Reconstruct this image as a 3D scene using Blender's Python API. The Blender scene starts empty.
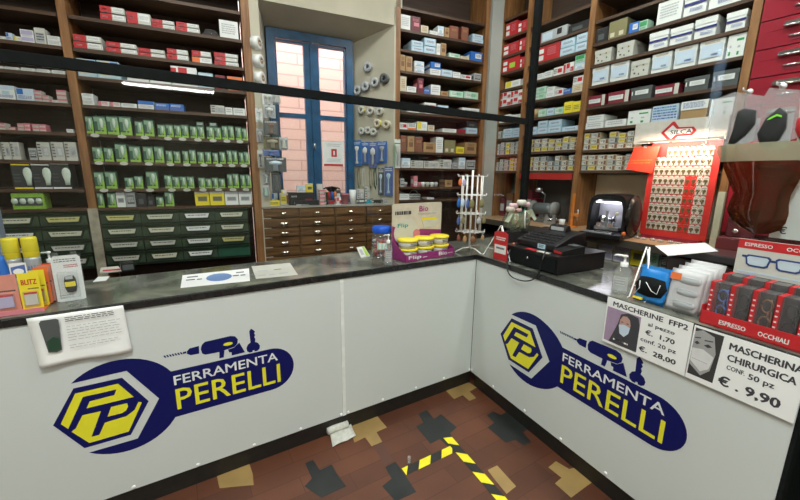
import bpy, bmesh, math, random
from mathutils import Vector, Matrix
random.seed(11)
S = bpy.context.scene
COL = S.collection
# ------------------------------------------------------------------ camera
F_PX, YAW, PITCH, ROLL = 364.03, .5507, .20336, .01162
CAM = Vector((-1.7529, -1.83134, 1.51621))
fw = Vector((math.sin(YAW)*math.cos(PITCH), math.cos(YAW)*math.cos(PITCH), -math.sin(PITCH)))
r0 = Vector((math.cos(YAW), -math.sin(YAW), 0)); u0_ = r0.cross(fw)
rt = r0*math.cos(ROLL)+u0_*math.sin(ROLL); up = -r0*math.sin(ROLL)+u0_*math.cos(ROLL)
cd = bpy.data.cameras.new('camera'); cam = bpy.data.objects.new('camera', cd); COL.objects.link(cam)
cd.sensor_width = 36; cd.lens = 36*F_PX/800; cd.clip_start = .05; cd.clip_end = 60
M = Matrix((rt, up, -fw)).transposed().to_4x4(); M.translation = CAM; cam.matrix_world = M
S.camera = cam
def ray(px, py): return fw+rt*((px-400)/F_PX)-up*((py-250)/F_PX)
def proj(p):
    d = Vector(p)-CAM; w = d.dot(fw); return (400+F_PX*d.dot(rt)/w, 250-F_PX*d.dot(up)/w)
def at_z(px, py, z):
    d = ray(px, py); return CAM+d*((z-CAM.z)/d.z)
class Frame:
    """a vertical reference plane: u runs to the right along it, v into the wall, z up"""
    def __init__(s, x, y, ang):
        s.o = Vector((x, y, 0)); s.ang = ang
        s.d = Vector((math.cos(ang), math.sin(ang), 0)); s.n = Vector((-math.sin(ang), math.cos(ang), 0))
    def pt(s, u, v, z): return s.o+s.d*u+s.n*v+Vector((0, 0, z))
    def hit(s, px, py, v=0):
        d = ray(px, py); o = s.o+s.n*v
        t = (o-CAM).dot(s.n)/d.dot(s.n); p = CAM+d*t
        return (p-o).dot(s.d), p.z
    def u_at(s, px, z, v=0):
        py = 250
        for _ in range(12):
            u, zz = s.hit(px, py, v); q = proj(s.pt(u, v, z)); py = q[1]
        return u
BW = Frame(-.5, 1.4, -.12873)              # shelving behind the left counter
RW = Frame(1.288, 1.169, -math.pi/2+.01342) # shelving on the right
LC = Frame(0, 0, 0)                         # front of the left counter
RC = Frame(0, 0, -math.pi/2-.09169)         # front of the right counter
# ------------------------------------------------------------------ materials
_m = {}
def mat(name, col=(.8, .8, .8), rough=.5, metal=0., var=.06, scale=30, bump=0., spec=.5, trans=0., alpha=1., emit=0.):
    if name in _m: return _m[name]
    m = bpy.data.materials.new(name); m.use_nodes = True; nt = m.node_tree; b = nt.nodes['Principled BSDF']
    b.inputs['Roughness'].default_value = rough; b.inputs['Metallic'].default_value = metal
    b.inputs['Specular IOR Level'].default_value = spec
    b.inputs['Transmission Weight'].default_value = trans; b.inputs['Alpha'].default_value = alpha
    tc = nt.nodes.new('ShaderNodeTexCoord'); n = nt.nodes.new('ShaderNodeTexNoise'); n.inputs['Scale'].default_value = scale
    n.inputs['Detail'].default_value = 3
    nt.links.new(tc.outputs['Object'], n.inputs['Vector'])
    r = nt.nodes.new('ShaderNodeValToRGB'); c = Vector(col)
    r.color_ramp.elements[0].color = (*(c*(1-var)), 1); r.color_ramp.elements[1].color = (*[min(1, x) for x in c*(1+var)], 1)
    r.color_ramp.elements[0].position = .3; r.color_ramp.elements[1].position = .7
    nt.links.new(n.outputs['Fac'], r.inputs['Fac']); nt.links.new(r.outputs['Color'], b.inputs['Base Color'])
    if bump:
        bp = nt.nodes.new('ShaderNodeBump'); bp.inputs['Strength'].default_value = bump; bp.inputs['Distance'].default_value = .003
        nt.links.new(n.outputs['Fac'], bp.inputs['Height']); nt.links.new(bp.outputs['Normal'], b.inputs['Normal'])
    if emit:
        b.inputs['Emission Strength'].default_value = emit; b.inputs['Emission Color'].default_value = (*col, 1)
    _m[name] = m; return m
def wood(name, c1, c2, rough=.45, sc=(1.2, 18, 18)):
    if name in _m: return _m[name]
    m = bpy.data.materials.new(name); m.use_nodes = True; nt = m.node_tree; b = nt.nodes['Principled BSDF']
    b.inputs['Roughness'].default_value = rough
    tc = nt.nodes.new('ShaderNodeTexCoord'); mp = nt.nodes.new('ShaderNodeMapping'); mp.inputs['Scale'].default_value = sc
    n = nt.nodes.new('ShaderNodeTexNoise'); n.inputs['Scale'].default_value = 2.5; n.inputs['Detail'].default_value = 6; n.inputs['Distortion'].default_value = .6
    r = nt.nodes.new('ShaderNodeValToRGB'); r.color_ramp.elements[0].color = (*c1, 1); r.color_ramp.elements[1].color = (*c2, 1)
    r.color_ramp.elements[0].position = .35; r.color_ramp.elements[1].position = .68
    nt.links.new(tc.outputs['Object'], mp.inputs['Vector']); nt.links.new(mp.outputs[0], n.inputs['Vector'])
    nt.links.new(n.outputs['Fac'], r.inputs['Fac']); nt.links.new(r.outputs['Color'], b.inputs['Base Color'])
    _m[name] = m; return m
def schlick(nt, ior):
    """reflectance of a thin sheet, the same from both sides"""
    r0 = ((ior-1)/(ior+1))**2; lw = nt.nodes.new('ShaderNodeLayerWeight'); lw.inputs['Blend'].default_value = .5
    p = nt.nodes.new('ShaderNodeMath'); p.operation = 'POWER'; p.inputs[1].default_value = 5; nt.links.new(lw.outputs['Facing'], p.inputs[0])
    q = nt.nodes.new('ShaderNodeMath'); q.operation = 'MULTIPLY_ADD'; q.inputs[1].default_value = 1-r0; q.inputs[2].default_value = r0; nt.links.new(p.outputs[0], q.inputs[0]); return q
def clear(name, tint=(.97, .98, .98), refl=1.45, rough=.03, haze=0., hazecol=(.8, .8, .8)):
    """thin clear plastic or glass: see-through with a fresnel reflection and a little haze"""
    if name in _m: return _m[name]
    m = bpy.data.materials.new(name); m.use_nodes = True; nt = m.node_tree; nt.nodes.clear()
    o = nt.nodes.new('ShaderNodeOutputMaterial'); t = nt.nodes.new('ShaderNodeBsdfTransparent'); t.inputs[0].default_value = (*tint, 1)
    g = nt.nodes.new('ShaderNodeBsdfGlossy'); g.inputs['Roughness'].default_value = rough
    f = schlick(nt, refl)
    mx = nt.nodes.new('ShaderNodeMixShader'); nt.links.new(f.outputs[0], mx.inputs[0]); nt.links.new(t.outputs[0], mx.inputs[1]); nt.links.new(g.outputs[0], mx.inputs[2])
    last = mx
    if haze:
        d = nt.nodes.new('ShaderNodeBsdfDiffuse'); d.inputs[0].default_value = (*hazecol, 1)
        m2 = nt.nodes.new('ShaderNodeMixShader'); m2.inputs[0].default_value = haze
        nt.links.new(mx.outputs[0], m2.inputs[1]); nt.links.new(d.outputs[0], m2.inputs[2]); last = m2
    nt.links.new(last.outputs[0], o.inputs[0]); _m[name] = m; return m
PAL = dict(white=(.76, .78, .76), offwhite=(.56, .56, .50), paper=(.86, .87, .86), cream=(.62, .56, .42), grey=(.42, .44, .45), darkgrey=(.08, .09, .09), black=(.012, .012, .014),
  red=(.5, .02, .025), darkred=(.22, .012, .03), brightred=(.7, .03, .02), orange=(.75, .17, .04), pink=(.62, .2, .24), maroon=(.13, .02, .03),
  blue=(.02, .14, .5), navy=(.02, .02, .17), lightblue=(.42, .6, .7), paleblue=(.55, .66, .78), green=(.04, .3, .1), mint=(.42, .66, .52), lime=(.38, .62, .06),
  darkgreen=(.02, .06, .035), yellow=(.8, .66, .03), olive=(.22, .2, .09), tan=(.4, .25, .11), brown=(.2, .09, .045), redbrown=(.24, .07, .045),
  lilac=(.45, .42, .62), ink=(.05, .05, .06), inkblue=(.08, .14, .4), purple=(.12, .07, .2), magenta=(.35, .03, .2))
def C(n):
    if n not in _m: mat(n, PAL[n], rough=.5, var=.012 if n == 'paper' else .03, scale=14)
    return _m[n]
# ------------------------------------------------------------------ mesh builder
class MB:
    def __init__(s): s.bm = bmesh.new(); s.mats = []
    def mi(s, m):
        if isinstance(m, str): m = C(m)
        if m not in s.mats: s.mats.append(m)
        return s.mats.index(m)
    def face(s, pts, m, smooth=False):
        vs = [s.bm.verts.new(p) for p in pts]
        try: f = s.bm.faces.new(vs)
        except ValueError: return
        f.material_index = s.mi(m); f.smooth = smooth; return f
    def hexa(s, c, m):
        v = [s.bm.verts.new(p) for p in c]; i = s.mi(m)
        for q in ((0, 3, 2, 1), (4, 5, 6, 7), (0, 1, 5, 4), (1, 2, 6, 5), (2, 3, 7, 6), (3, 0, 4, 7)):
            f = s.bm.faces.new([v[k] for k in q]); f.material_index = i
    def box(s, x0, x1, y0, y1, z0, z1, m, taper=0):
        t = taper
        s.hexa([(x0+t, y0+t, z0), (x1-t, y0+t, z0), (x1-t, y1-t, z0), (x0+t, y1-t, z0), (x0, y0, z1), (x1, y0, z1), (x1, y1, z1), (x0, y1, z1)], m); return s
    def prism(s, poly, y0, y1, m, mt=None):
        """polygon in x,z extruded along y"""
        mt = mt or Matrix.Identity(4); i = s.mi(m); n = len(poly)
        a = [s.bm.verts.new(mt@Vector((p[0], y0, p[1]))) for p in poly]; b = [s.bm.verts.new(mt@Vector((p[0], y1, p[1]))) for p in poly]
        for q in (a, b[::-1]):
            f = s.bm.faces.new(q); f.material_index = i
        for k in range(n):
            f = s.bm.faces.new((a[k], b[k], b[(k+1) % n], a[(k+1) % n])); f.material_index = i
        return s
    def slab(s, poly, z0, z1, m):
        """polygon in x,y extruded along z"""
        i = s.mi(m); n = len(poly)
        a = [s.bm.verts.new((p[0], p[1], z0)) for p in poly]; b = [s.bm.verts.new((p[0], p[1], z1)) for p in poly]
        for q in (a[::-1], b):
            f = s.bm.faces.new(q); f.material_index = i
        for k in range(n):
            f = s.bm.faces.new((a[k], a[(k+1) % n], b[(k+1) % n], b[k])); f.material_index = i
        return s
    def lathe(s, prof, m, c=(0, 0, 0), seg=20, mt=None, sx=1, sy=1):
        """profile (radius, height) turned about z"""
        mt = mt or Matrix.Identity(4); i = s.mi(m); rings = []
        for r, z in prof:
            if r < 1e-6: rings.append([s.bm.verts.new(mt@Vector((c[0], c[1], c[2]+z)))])
            else: rings.append([s.bm.verts.new(mt@Vector((c[0]+sx*r*math.cos(2*math.pi*k/seg), c[1]+sy*r*math.sin(2*math.pi*k/seg), c[2]+z))) for k in range(seg)])
        for a, b in zip(rings, rings[1:]):
            if len(a) == 1 and len(b) == 1: continue
            for k in range(seg):
                k2 = (k+1) % seg
                if len(a) == 1: q = (a[0], b[k2], b[k])
                elif len(b) == 1: q = (a[k], a[k2], b[0])
                else: q = (a[k], a[k2], b[k2], b[k])
                f = s.bm.faces.new(q); f.material_index = i; f.smooth = True
        return s
    def tube(s, pts, r, m, seg=8):
        i = s.mi(m); pts = [Vector(p) for p in pts]; rings = []
        for k, p in enumerate(pts):
            d = (pts[min(k+1, len(pts)-1)]-pts[max(k-1, 0)]).normalized()
            a = d.cross(Vector((0, 0, 1))) if abs(d.z) < .95 else d.cross(Vector((1, 0, 0)))
            a.normalize(); b = d.cross(a)
            rings.append([s.bm.verts.new(p+a*(r*math.cos(2*math.pi*j/seg))+b*(r*math.sin(2*math.pi*j/seg))) for j in range(seg)])
        for a, b in zip(rings, rings[1:]):
            for j in range(seg):
                f = s.bm.faces.new((a[j], a[(j+1) % seg], b[(j+1) % seg], b[j])); f.material_index = i; f.smooth = True
        for q in (rings[0][::-1], rings[-1]):
            f = s.bm.faces.new(q); f.material_index = i
        return s
    def text(s, txt, x0, x1, z0, z1, y, m, mt=None, th=.0004, bold=0):
        """lettering fitted into a box on the front (-y) side"""
        cu = bpy.data.curves.new('t', 'FONT'); cu.body = txt; cu.extrude = 0; cu.resolution_u = 2
        o = bpy.data.objects.new('t', cu); COL.objects.link(o)
        dg = bpy.context.evaluated_depsgraph_get(); me = bpy.data.meshes.new_from_object(o.evaluated_get(dg))
        xs = [v.co.x for v in me.vertices]; ys = [v.co.y for v in me.vertices]
        if xs:
            ax, bx, ay, by = min(xs), max(xs), min(ys), max(ys); i = s.mi(m); mt = mt or Matrix.Identity(4)
            e = bold*(z1-z0)
            for n_, (dx, dz) in enumerate(((-e, 0), (e, 0), (0, e*.7), (0, -e*.7)) if bold else ((0, 0),)):
                vs = [s.bm.verts.new(mt@Vector((x0+dx+(v.co.x-ax)/(bx-ax)*(x1-x0), y-.00006*n_, z0+dz+(v.co.y-ay)/(by-ay)*(z1-z0)))) for v in me.vertices]
                for p in me.polygons:
                    try:
                        f = s.bm.faces.new([vs[k] for k in p.vertices]); f.material_index = i
                    except ValueError: pass
        bpy.data.objects.remove(o); bpy.data.curves.remove(cu); bpy.data.meshes.remove(me)
        return s
    def dashes(s, x0, x1, z0, z1, y, m, rows=3, fill=.55, seed=1):
        """rows of tiny print too small to read"""
        rn = random.Random(seed); h = (z1-z0)/rows
        for k in range(rows):
            x = x0; zt = z1-k*h
            while x < x1-(x1-x0)*.05:
                w = (x1-x0)*rn.uniform(.04, .16); w = min(w, x1-x)
                s.face([(x, y, zt-h*fill), (x+w, y, zt-h*fill), (x+w, y, zt), (x, y, zt)], m); x += w+(x1-x0)*.03
        return s
    def mesh(s, name):
        me = bpy.data.meshes.new(name); cl = [f for f in s.bm.faces if all(not e.is_boundary for e in f.edges)]
        if cl: bmesh.ops.recalc_face_normals(s.bm, faces=cl)
        s.bm.normal_update(); s.bm.to_mesh(me); s.bm.free()
        for m in s.mats: me.materials.append(m)
        return me
    def done(s, name, parent=None, loc=(0, 0, 0), rz=0, bevel=0, label=None):
        o = bpy.data.objects.new(name, s.mesh(name)); COL.objects.link(o); o.location = loc; o.rotation_euler.z = rz
        if parent: o.parent = parent
        if bevel:
            b = o.modifiers.new('bevel', 'BEVEL'); b.width = bevel; b.segments = 2; b.limit_method = 'ANGLE'
        if label: o['label'] = label
        return o
def tag(o, label, cat, group=None):
    o['label'] = label; o['category'] = cat
    if group: o['group'] = group
    return o
def thing(name, label, cat, loc=(0, 0, 0), rz=0, group=None):
    o = bpy.data.objects.new(name, None); COL.objects.link(o); o.location = loc; o.rotation_euler.z = rz; o.empty_display_size = .05
    return tag(o, label, cat, group)
def structure(o): o['kind'] = 'structure'; return o
def copy_tree(o, parent=None):
    c = o.copy(); COL.objects.link(c)
    if parent: c.parent = parent
    for ch in list(o.children): copy_tree(ch, c)
    return c
ORD = ['', 'first', 'second', 'third', 'fourth', 'fifth', 'sixth', 'seventh', 'eighth', 'ninth', 'tenth', 'eleventh', 'twelfth', 'thirteenth', 'fourteenth', 'fifteenth', 'sixteenth', 'seventeenth', 'eighteenth', 'nineteenth', 'twentieth']
def octo(cx, cz, rx, rz, n=16, a0=0, a1=2*math.pi):
    return [(cx+rx*math.cos(a0+(a1-a0)*k/n), cz+rz*math.sin(a0+(a1-a0)*k/n)) for k in range(n+(0 if abs(a1-a0-2*math.pi) < 1e-6 else 1))]
# ------------------------------------------------------------------ surfaces
W_UP = wood('upright_wood', (.19, .08, .025), (.34, .165, .06), .5, (14, 14, 1.2))
W_SH = wood('shelf_wood', (.05, .024, .012), (.10, .05, .024), .5)
W_BK = wood('backing_wood', (.03, .016, .01), (.055, .03, .018), .7)
W_CH = wood('chest_wood', (.085, .042, .016), (.20, .105, .042), .35)
W_BENCH = wood('bench_wood', (.33, .2, .1), (.46, .3, .17), .4)
PLASTER = mat('cream_plaster', (.5, .47, .37), .85, var=.09, scale=3, bump=.15)
PLASTER2 = mat('grey_green_plaster', (.42, .44, .38), .85, var=.08, scale=3, bump=.15)
BEIGE = mat('beige_backing', (.86, .72, .52), .8, var=.06, scale=5)
CEIL = mat('ceiling_white', (.7, .7, .66), .9, var=.04, scale=4)
BLUEP = mat('blue_gloss_paint', (.004, .07, .17), .35, var=.35, scale=9, bump=.15)
CHROME = mat('chrome', (.8, .8, .8), .18, 1.)
STEEL = mat('brushed_steel', (.55, .56, .57), .35, 1.)
BLACKP = mat('black_plastic', (.007, .007, .008), .38, var=.2)
BLACKF = mat('black_metal_profile', (.008, .010, .010), .8, var=.2, spec=.12)
GLASS = clear('screen_glass', (.95, .96, .955), 1.32, .015, 0)
CLEAR = clear('clear_plastic', (.95, .96, .96), 1.3, .12, .05, (.9, .9, .9))
BAG = clear('polythene_bag', (.93, .93, .93), 1.35, .18, .22, (.8, .8, .82))
PANEL = mat('white_counter_laminate', (.62, .66, .645), .38, var=.015, scale=2)
ALU = mat('pale_joint_strip', (.78, .80, .78), .35)
def bmat(name, colA, colB, mortar, bw, bh, rough=.9, sc=1):
    m = bpy.data.materials.new(name); m.use_nodes = True; nt = m.node_tree; b = nt.nodes['Principled BSDF']; b.inputs['Roughness'].default_value = rough
    tc = nt.nodes.new('ShaderNodeTexCoord'); mp = nt.nodes.new('ShaderNodeMapping'); mp.inputs['Rotation'].default_value = (math.pi/2, 0, 0)
    t = nt.nodes.new('ShaderNodeTexBrick'); t.inputs['Scale'].default_value = sc
    t.inputs['Color1'].default_value = (*colA, 1); t.inputs['Color2'].default_value = (*colB, 1); t.inputs['Mortar'].default_value = (*mortar, 1)
    t.inputs['Brick Width'].default_value = bw; t.inputs['Row Height'].default_value = bh; t.inputs['Mortar Size'].default_value = .008
    nt.links.new(tc.outputs['Object'], mp.inputs[0]); nt.links.new(mp.outputs[0], t.inputs['Vector']); nt.links.new(t.outputs['Color'], b.inputs['Base Color'])
    return m
# ------------------------------------------------------------------ floor with its inlaid tile figures
RUB = mat('red_rubber_tile', (.105, .036, .018), .42, var=.25, scale=2.2, bump=.1)
RUBD = mat('dark_red_tile', (.10, .04, .028), .42, var=.15, scale=3)
TANT = mat('tan_tile', (.34, .22, .08), .45, var=.15, scale=6)
BLKT = mat('black_tile', (.018, .02, .02), .35, var=.3, scale=6)
nt = RUB.node_tree; bs = nt.nodes['Principled BSDF']; src = bs.inputs['Base Color'].links[0].from_socket; tc = nt.nodes.new('ShaderNodeTexCoord'); bk = nt.nodes.new('ShaderNodeTexBrick'); bk.inputs['Scale'].default_value = 1; bk.inputs['Brick Width'].default_value = .45; bk.inputs['Row Height'].default_value = .11; bk.inputs['Mortar Size'].default_value = .0016
bk.inputs['Color1'].default_value = (.82, .82, .82, 1); bk.inputs['Color2'].default_value = (1.18, 1.18, 1.18, 1); bk.inputs['Mortar'].default_value = (.5, .5, .5, 1); mm = nt.nodes.new('ShaderNodeMix'); mm.data_type = 'RGBA'; mm.blend_type = 'MULTIPLY'; mm.inputs['Factor'].default_value = 1
nt.links.new(tc.outputs['Object'], bk.inputs['Vector']); nt.links.new(src, mm.inputs[6]); nt.links.new(bk.outputs['Color'], mm.inputs[7]); nt.links.new(mm.outputs[2], bs.inputs['Base Color'])
f = MB(); f.box(-5, 2.4, -6.5, 3.2, -.05, 0, RUB)
def zz(pts, x0, y0, s): return [(x0+a/s, y0+b/s) for a, b in pts]
def inlay(pts, m, dz=.0006):
    q = [at_z(x, y, 0) for x, y in pts]; f.slab([(p.x, p.y) for p in q], -.002, dz, m)
def inlay_xy(q, m): f.slab(q, -.002, .0006, m)
inlay(zz([(230, 45), (350, 5), (405, 40), (365, 60), (400, 95), (365, 110), (330, 80), (285, 100)][::-1], 400, 380, 5.26), TANT)
inlay(zz([(95, 180), (125, 225), (85, 245), (160, 335), (210, 310), (250, 350), (290, 325), (262, 280), (300, 250), (215, 180), (180, 205), (140, 158)], 400, 380, 5.26), BLKT)
inlay(zz([(35, 185), (75, 225), (40, 250), (135, 330), (185, 315), (230, 345), (270, 325), (225, 275), (268, 252), (145, 165), (110, 185), (70, 165)], 480, 380, 5.267), BLKT)
inlay(zz([(360, 460), (430, 515), (395, 545), (480, 620), (560, 560), (590, 540), (520, 455), (470, 470), (400, 428)], 480, 380, 5.267), TANT)
inlay(zz([(40, 475), (90, 540), (140, 600), (190, 560), (90, 450)], 480, 380, 5.267), TANT)
inlay(zz([(200, 235), (235, 330), (290, 302), (325, 350), (380, 325), (350, 275), (405, 250), (345, 180)], 310, 380, 5.267), TANT)
inlay(zz([(395, 460), (430, 520), (380, 560), (450, 640), (560, 590), (500, 500), (450, 430)], 310, 380, 5.267), BLKT)
inlay(zz([(-25, 440), (10, 520), (-30, 560), (60, 620), (190, 560), (140, 490), (115, 445), (52, 475), (15, 420)], 310, 380, 5.267), BLKT)
inlay(zz([(330, 345), (395, 450), (440, 425), (380, 330)], 310, 380, 5.267), RUBD)
inlay(zz([(100, 325), (120, 420), (330, 400), (325, 335), (305, 270), (212, 298), (208, 290)], 200, 420, 6.154), TANT)
for cx, cy, m in ((-.9, -1.75, TANT), (-1.9, -1.2, BLKT), (-1.3, -2.3, BLKT), (-2.6, -2.0, TANT), (-.4, -2.4, TANT), (-1.0, -3.1, BLKT), (-2.2, -3.0, BLKT), (-3.1, -1.1, BLKT)):
    inlay_xy([(cx+a*.13, cy+b*.13) for a, b in ((-.5, -1.5), (.5, -1.5), (.5, -.8), (1.5, -.8), (1.5, .8), (.5, .8), (.5, 1.5), (-.5, 1.5), (-.5, .8), (-1.5, .8), (-1.5, -.8), (-.5, -.8))], m)
structure(f.done('floor'))
# ------------------------------------------------------------------ ceiling and walls
CH = 3.75
_c = [BW.pt(-4.5, .42, 0), BW.pt(2.6, .42, 0)]
structure(MB().slab([(-5, -6.5), (2.4, -6.5), (2.4, .9), (_c[1].x, _c[1].y), (_c[0].x, _c[0].y), (-5, 2.1)], CH, CH+.1, CEIL).done('ceiling'))
w = MB()   # in the BW frame; the window opening lies between u -.5 and .3
WU0, WU1, NH0, NH1 = -.63, .617, 2.85, 2.75
w.box(-4.5, WU0-.07, .31, .5, 0, CH, PLASTER); w.box(WU1+.06, 3.0, .31, .5, 0, CH, PLASTER)
w.box(WU0-.07, WU1+.06, .0, .5, 3.0, CH, PLASTER)
# splayed reveals, sloping soffit, breast under the window
w.hexa([(WU0-.0, .0, 0), (WU0+.07, .0, 0), (-.49, .36, 0), (WU0, .36, 0), (WU0-.0, .0, 3.0), (WU0+.07, .0, 3.0), (-.49, .36, 3.0), (WU0, .36, 3.0)], PLASTER)
w.hexa([(.60, .0, 0), (WU1, .0, 0), (WU1, .36, 0), (.29, .36, 0), (.60, .0, 3.0), (WU1, .0, 3.0), (WU1, .36, 3.0), (.29, .36, 3.0)], PLASTER)
w.hexa([(WU0, .0, NH0), (WU1, .0, NH0), (WU1, .36, NH1), (WU0, .36, NH1), (WU0, .0, 3.0), (WU1, .0, 3.0), (WU1, .36, 3.0), (WU0, .36, 3.0)], PLASTER)
w.box(-.56, .31, .30, .5, 0, 1.22, PLASTER); w.box(WU0, WU0+.07, .30, .5, 0, 3, PLASTER); w.box(.3, WU1+.06, .34, .5, 0, 3, PLASTER)
w.box(-.56, .31, .37, .5, 2.76, 3, PLASTER)
wb = structure(w.done('wall_back', None, BW.o, BW.ang))
w = MB(); w.box(-1.2, .4, .33, .5, 0, CH, PLASTER2); w.box(.4, 7.8, .33, .5, 0, CH, PLASTER2)
structure(w.done('wall_right', None, RW.o, RW.ang))
structure(MB().box(-5, -4.9, -6.5, 2.1, 0, CH, PLASTER).done('wall_left'))
structure(MB().box(-5, 2.4, -6.6, -6.5, 0, CH, PLASTER).done('wall_front'))
# pale pier between the two sets of shelving
w = MB(); w.box(1.66, 1.80, -.03, .33, 0, CH, mat('grey_pier_paint', (.36, .38, .35), .7, var=.08, scale=3))
structure(w.done('trim_1', None, BW.o, BW.ang))
# ------------------------------------------------------------------ window
wt = bpy.data.objects.new('window_1', None); COL.objects.link(wt); wt.location = BW.pt(0, .30, 0); wt.rotation_euler.z = BW.ang; structure(wt)
m = MB(); m.box(-.49, -.425, -.02, .06, 1.2, 2.76, BLUEP); m.box(.225, .29, -.02, .06, 1.2, 2.76, BLUEP); m.box(-.425, .225, -.02, .06, 2.69, 2.76, BLUEP); m.box(-.425, .225, -.02, .06, 1.2, 1.26, BLUEP)
m.done('window_frame', wt)
for a, b in ((-.42, -.11), (-.10, .22)):
    m = MB(); l, r = (a, a+.012) if a < -.2 else (a, a+.065); rr = .062 if a < -.2 else .012
    m.box(l, r, -.01, .04, 1.27, 2.68, BLUEP); m.box(b-rr, b, -.01, .04, 1.27, 2.68, BLUEP)
    for z0, z1 in ((2.665, 2.68), (2.025, 2.065), (1.27, 1.33)): m.box(r, b-rr, -.008, .038, z0, z1, BLUEP)
    cs = m.done('casement', wt)
    MB().box(r, b-rr, .012, .018, 1.33, 2.665, clear('window_glass', (.95, .93, .92), 1.4, .02, .04, (.9, .9, .85))).done('pane', cs)
m = MB(); m.box(-.115, -.095, -.025, -.01, 1.26, 2.69, BLUEP, ); m.lathe([(.0, 0), (.011, 0), (.011, .05), (0, .05)], STEEL, (-.105, -.04, 1.75), 10)
m.done('meeting_rail', wt)
# the house across the light well
m = MB(); m.box(-2.2, 2.2, 0, .1, -.5, 5.5, bmat('pink_facing_blocks', (.80, .50, .36), (.84, .56, .42), (.58, .34, .25), .55, .13, .85))
structure(m.done('wall_outside', None, BW.pt(0, 1.7, 0), BW.ang))
# ------------------------------------------------------------------ shelving
ZB = [1.253, 1.392, 1.588, 1.780, 1.974, 2.160, 2.338, 2.540, 2.74, 2.95]
ZC = [1.269, 1.398, 1.587, 1.745, 1.951, 2.115, 2.297, 2.479, 2.664, 2.835, 3.02]
ZD = [1.573, 1.742, 1.911, 2.072, 2.237, 2.407, 2.570, 2.730, 2.905, 3.08]
ZE = [1.573, 1.755, 1.917, 2.075, 2.237, 2.416, 2.568, 2.735, 2.91]
ZG = [1.573, 1.744, 1.916, 2.097, 2.263, 2.426, 2.588, 2.76, 2.93]
TOP = 3.4
def unit(name, label, fr, bays, ups, upmat=W_UP, backz=0.8, z0=.0, backmat=W_BK, depth=.30, panels=None):
    t = thing(name, label, 'shelving', fr.o, fr.ang)
    for a, b in ups: MB().box(a, b, .0, depth, z0, TOP, upmat).done('upright', t, bevel=.002)
    for a, b, zs in bays:
        for z in zs: MB().box(a+.001, b-.001, .004, depth-.012, z-.022, z, W_SH).done('shelf_board', t)
    for a, b, za in (panels or [(a, b, backz) for a, b, _ in bays]): MB().box(a+.001, b-.001, depth-.011, depth, za, TOP, backmat).done('back_panel', t)
    return t
UL = unit('shelving_unit', 'tall brown wooden shelving of light bulbs left of the blue window', BW, [(-3.3, -1.825, ZB), (-1.765, -.695, ZB)], [(-1.82, -1.77), (-.69, -.63)], backz=.1, z0=.1)
UC = unit('shelving_unit', 'narrow brown shelving of mixed small boxes right of the blue window', BW, [(.668, 1.605, ZC)], [(.615, .665), (1.608, 1.655)], backz=.1, z0=.0)
UR = unit('shelving_unit', 'long brown shelving of stacked boxes on the right wall', RW, [(.03, .325, ZD), (.375, .965, ZE), (1.025, 2.015, ZG)], [(-.02, .025), (.33, .37), (.97, 1.02), (2.02, 2.065)], backz=1.55,
          z0=1.0735)
# pale masonry foot under the left upright, and cream jamb beside the right one
MB().box(-1.825, -1.765, -.006, .0, .1, 1.25, mat('pale_stone', (.36, .33, .25), .8, var=.3, scale=14)).done('upright_facing', UL)
# price tags along the bulb shelves
TAGM = C('offwhite')
for z, xs in ((ZB[3], (95, 122, 145, 168, 182.5, 198, 213, 227, 240)), (ZB[2], (99, 124, 149, 170.5, 187, 204, 219, 232, 244)), (ZB[1], (104, 128, 150, 172, 187, 203, 218.5, 233, 246))):
    for x in xs:
        u = BW.u_at(x, z-.012); m = MB(); m.prism(octo(u, z-.012, .026, .013, 10), -.003, .0035, TAGM); m.dashes(u-.014, u+.014, z-.017, z-.006, -.0034, 'grey', 2); m.done('price_tag', UL)
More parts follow.
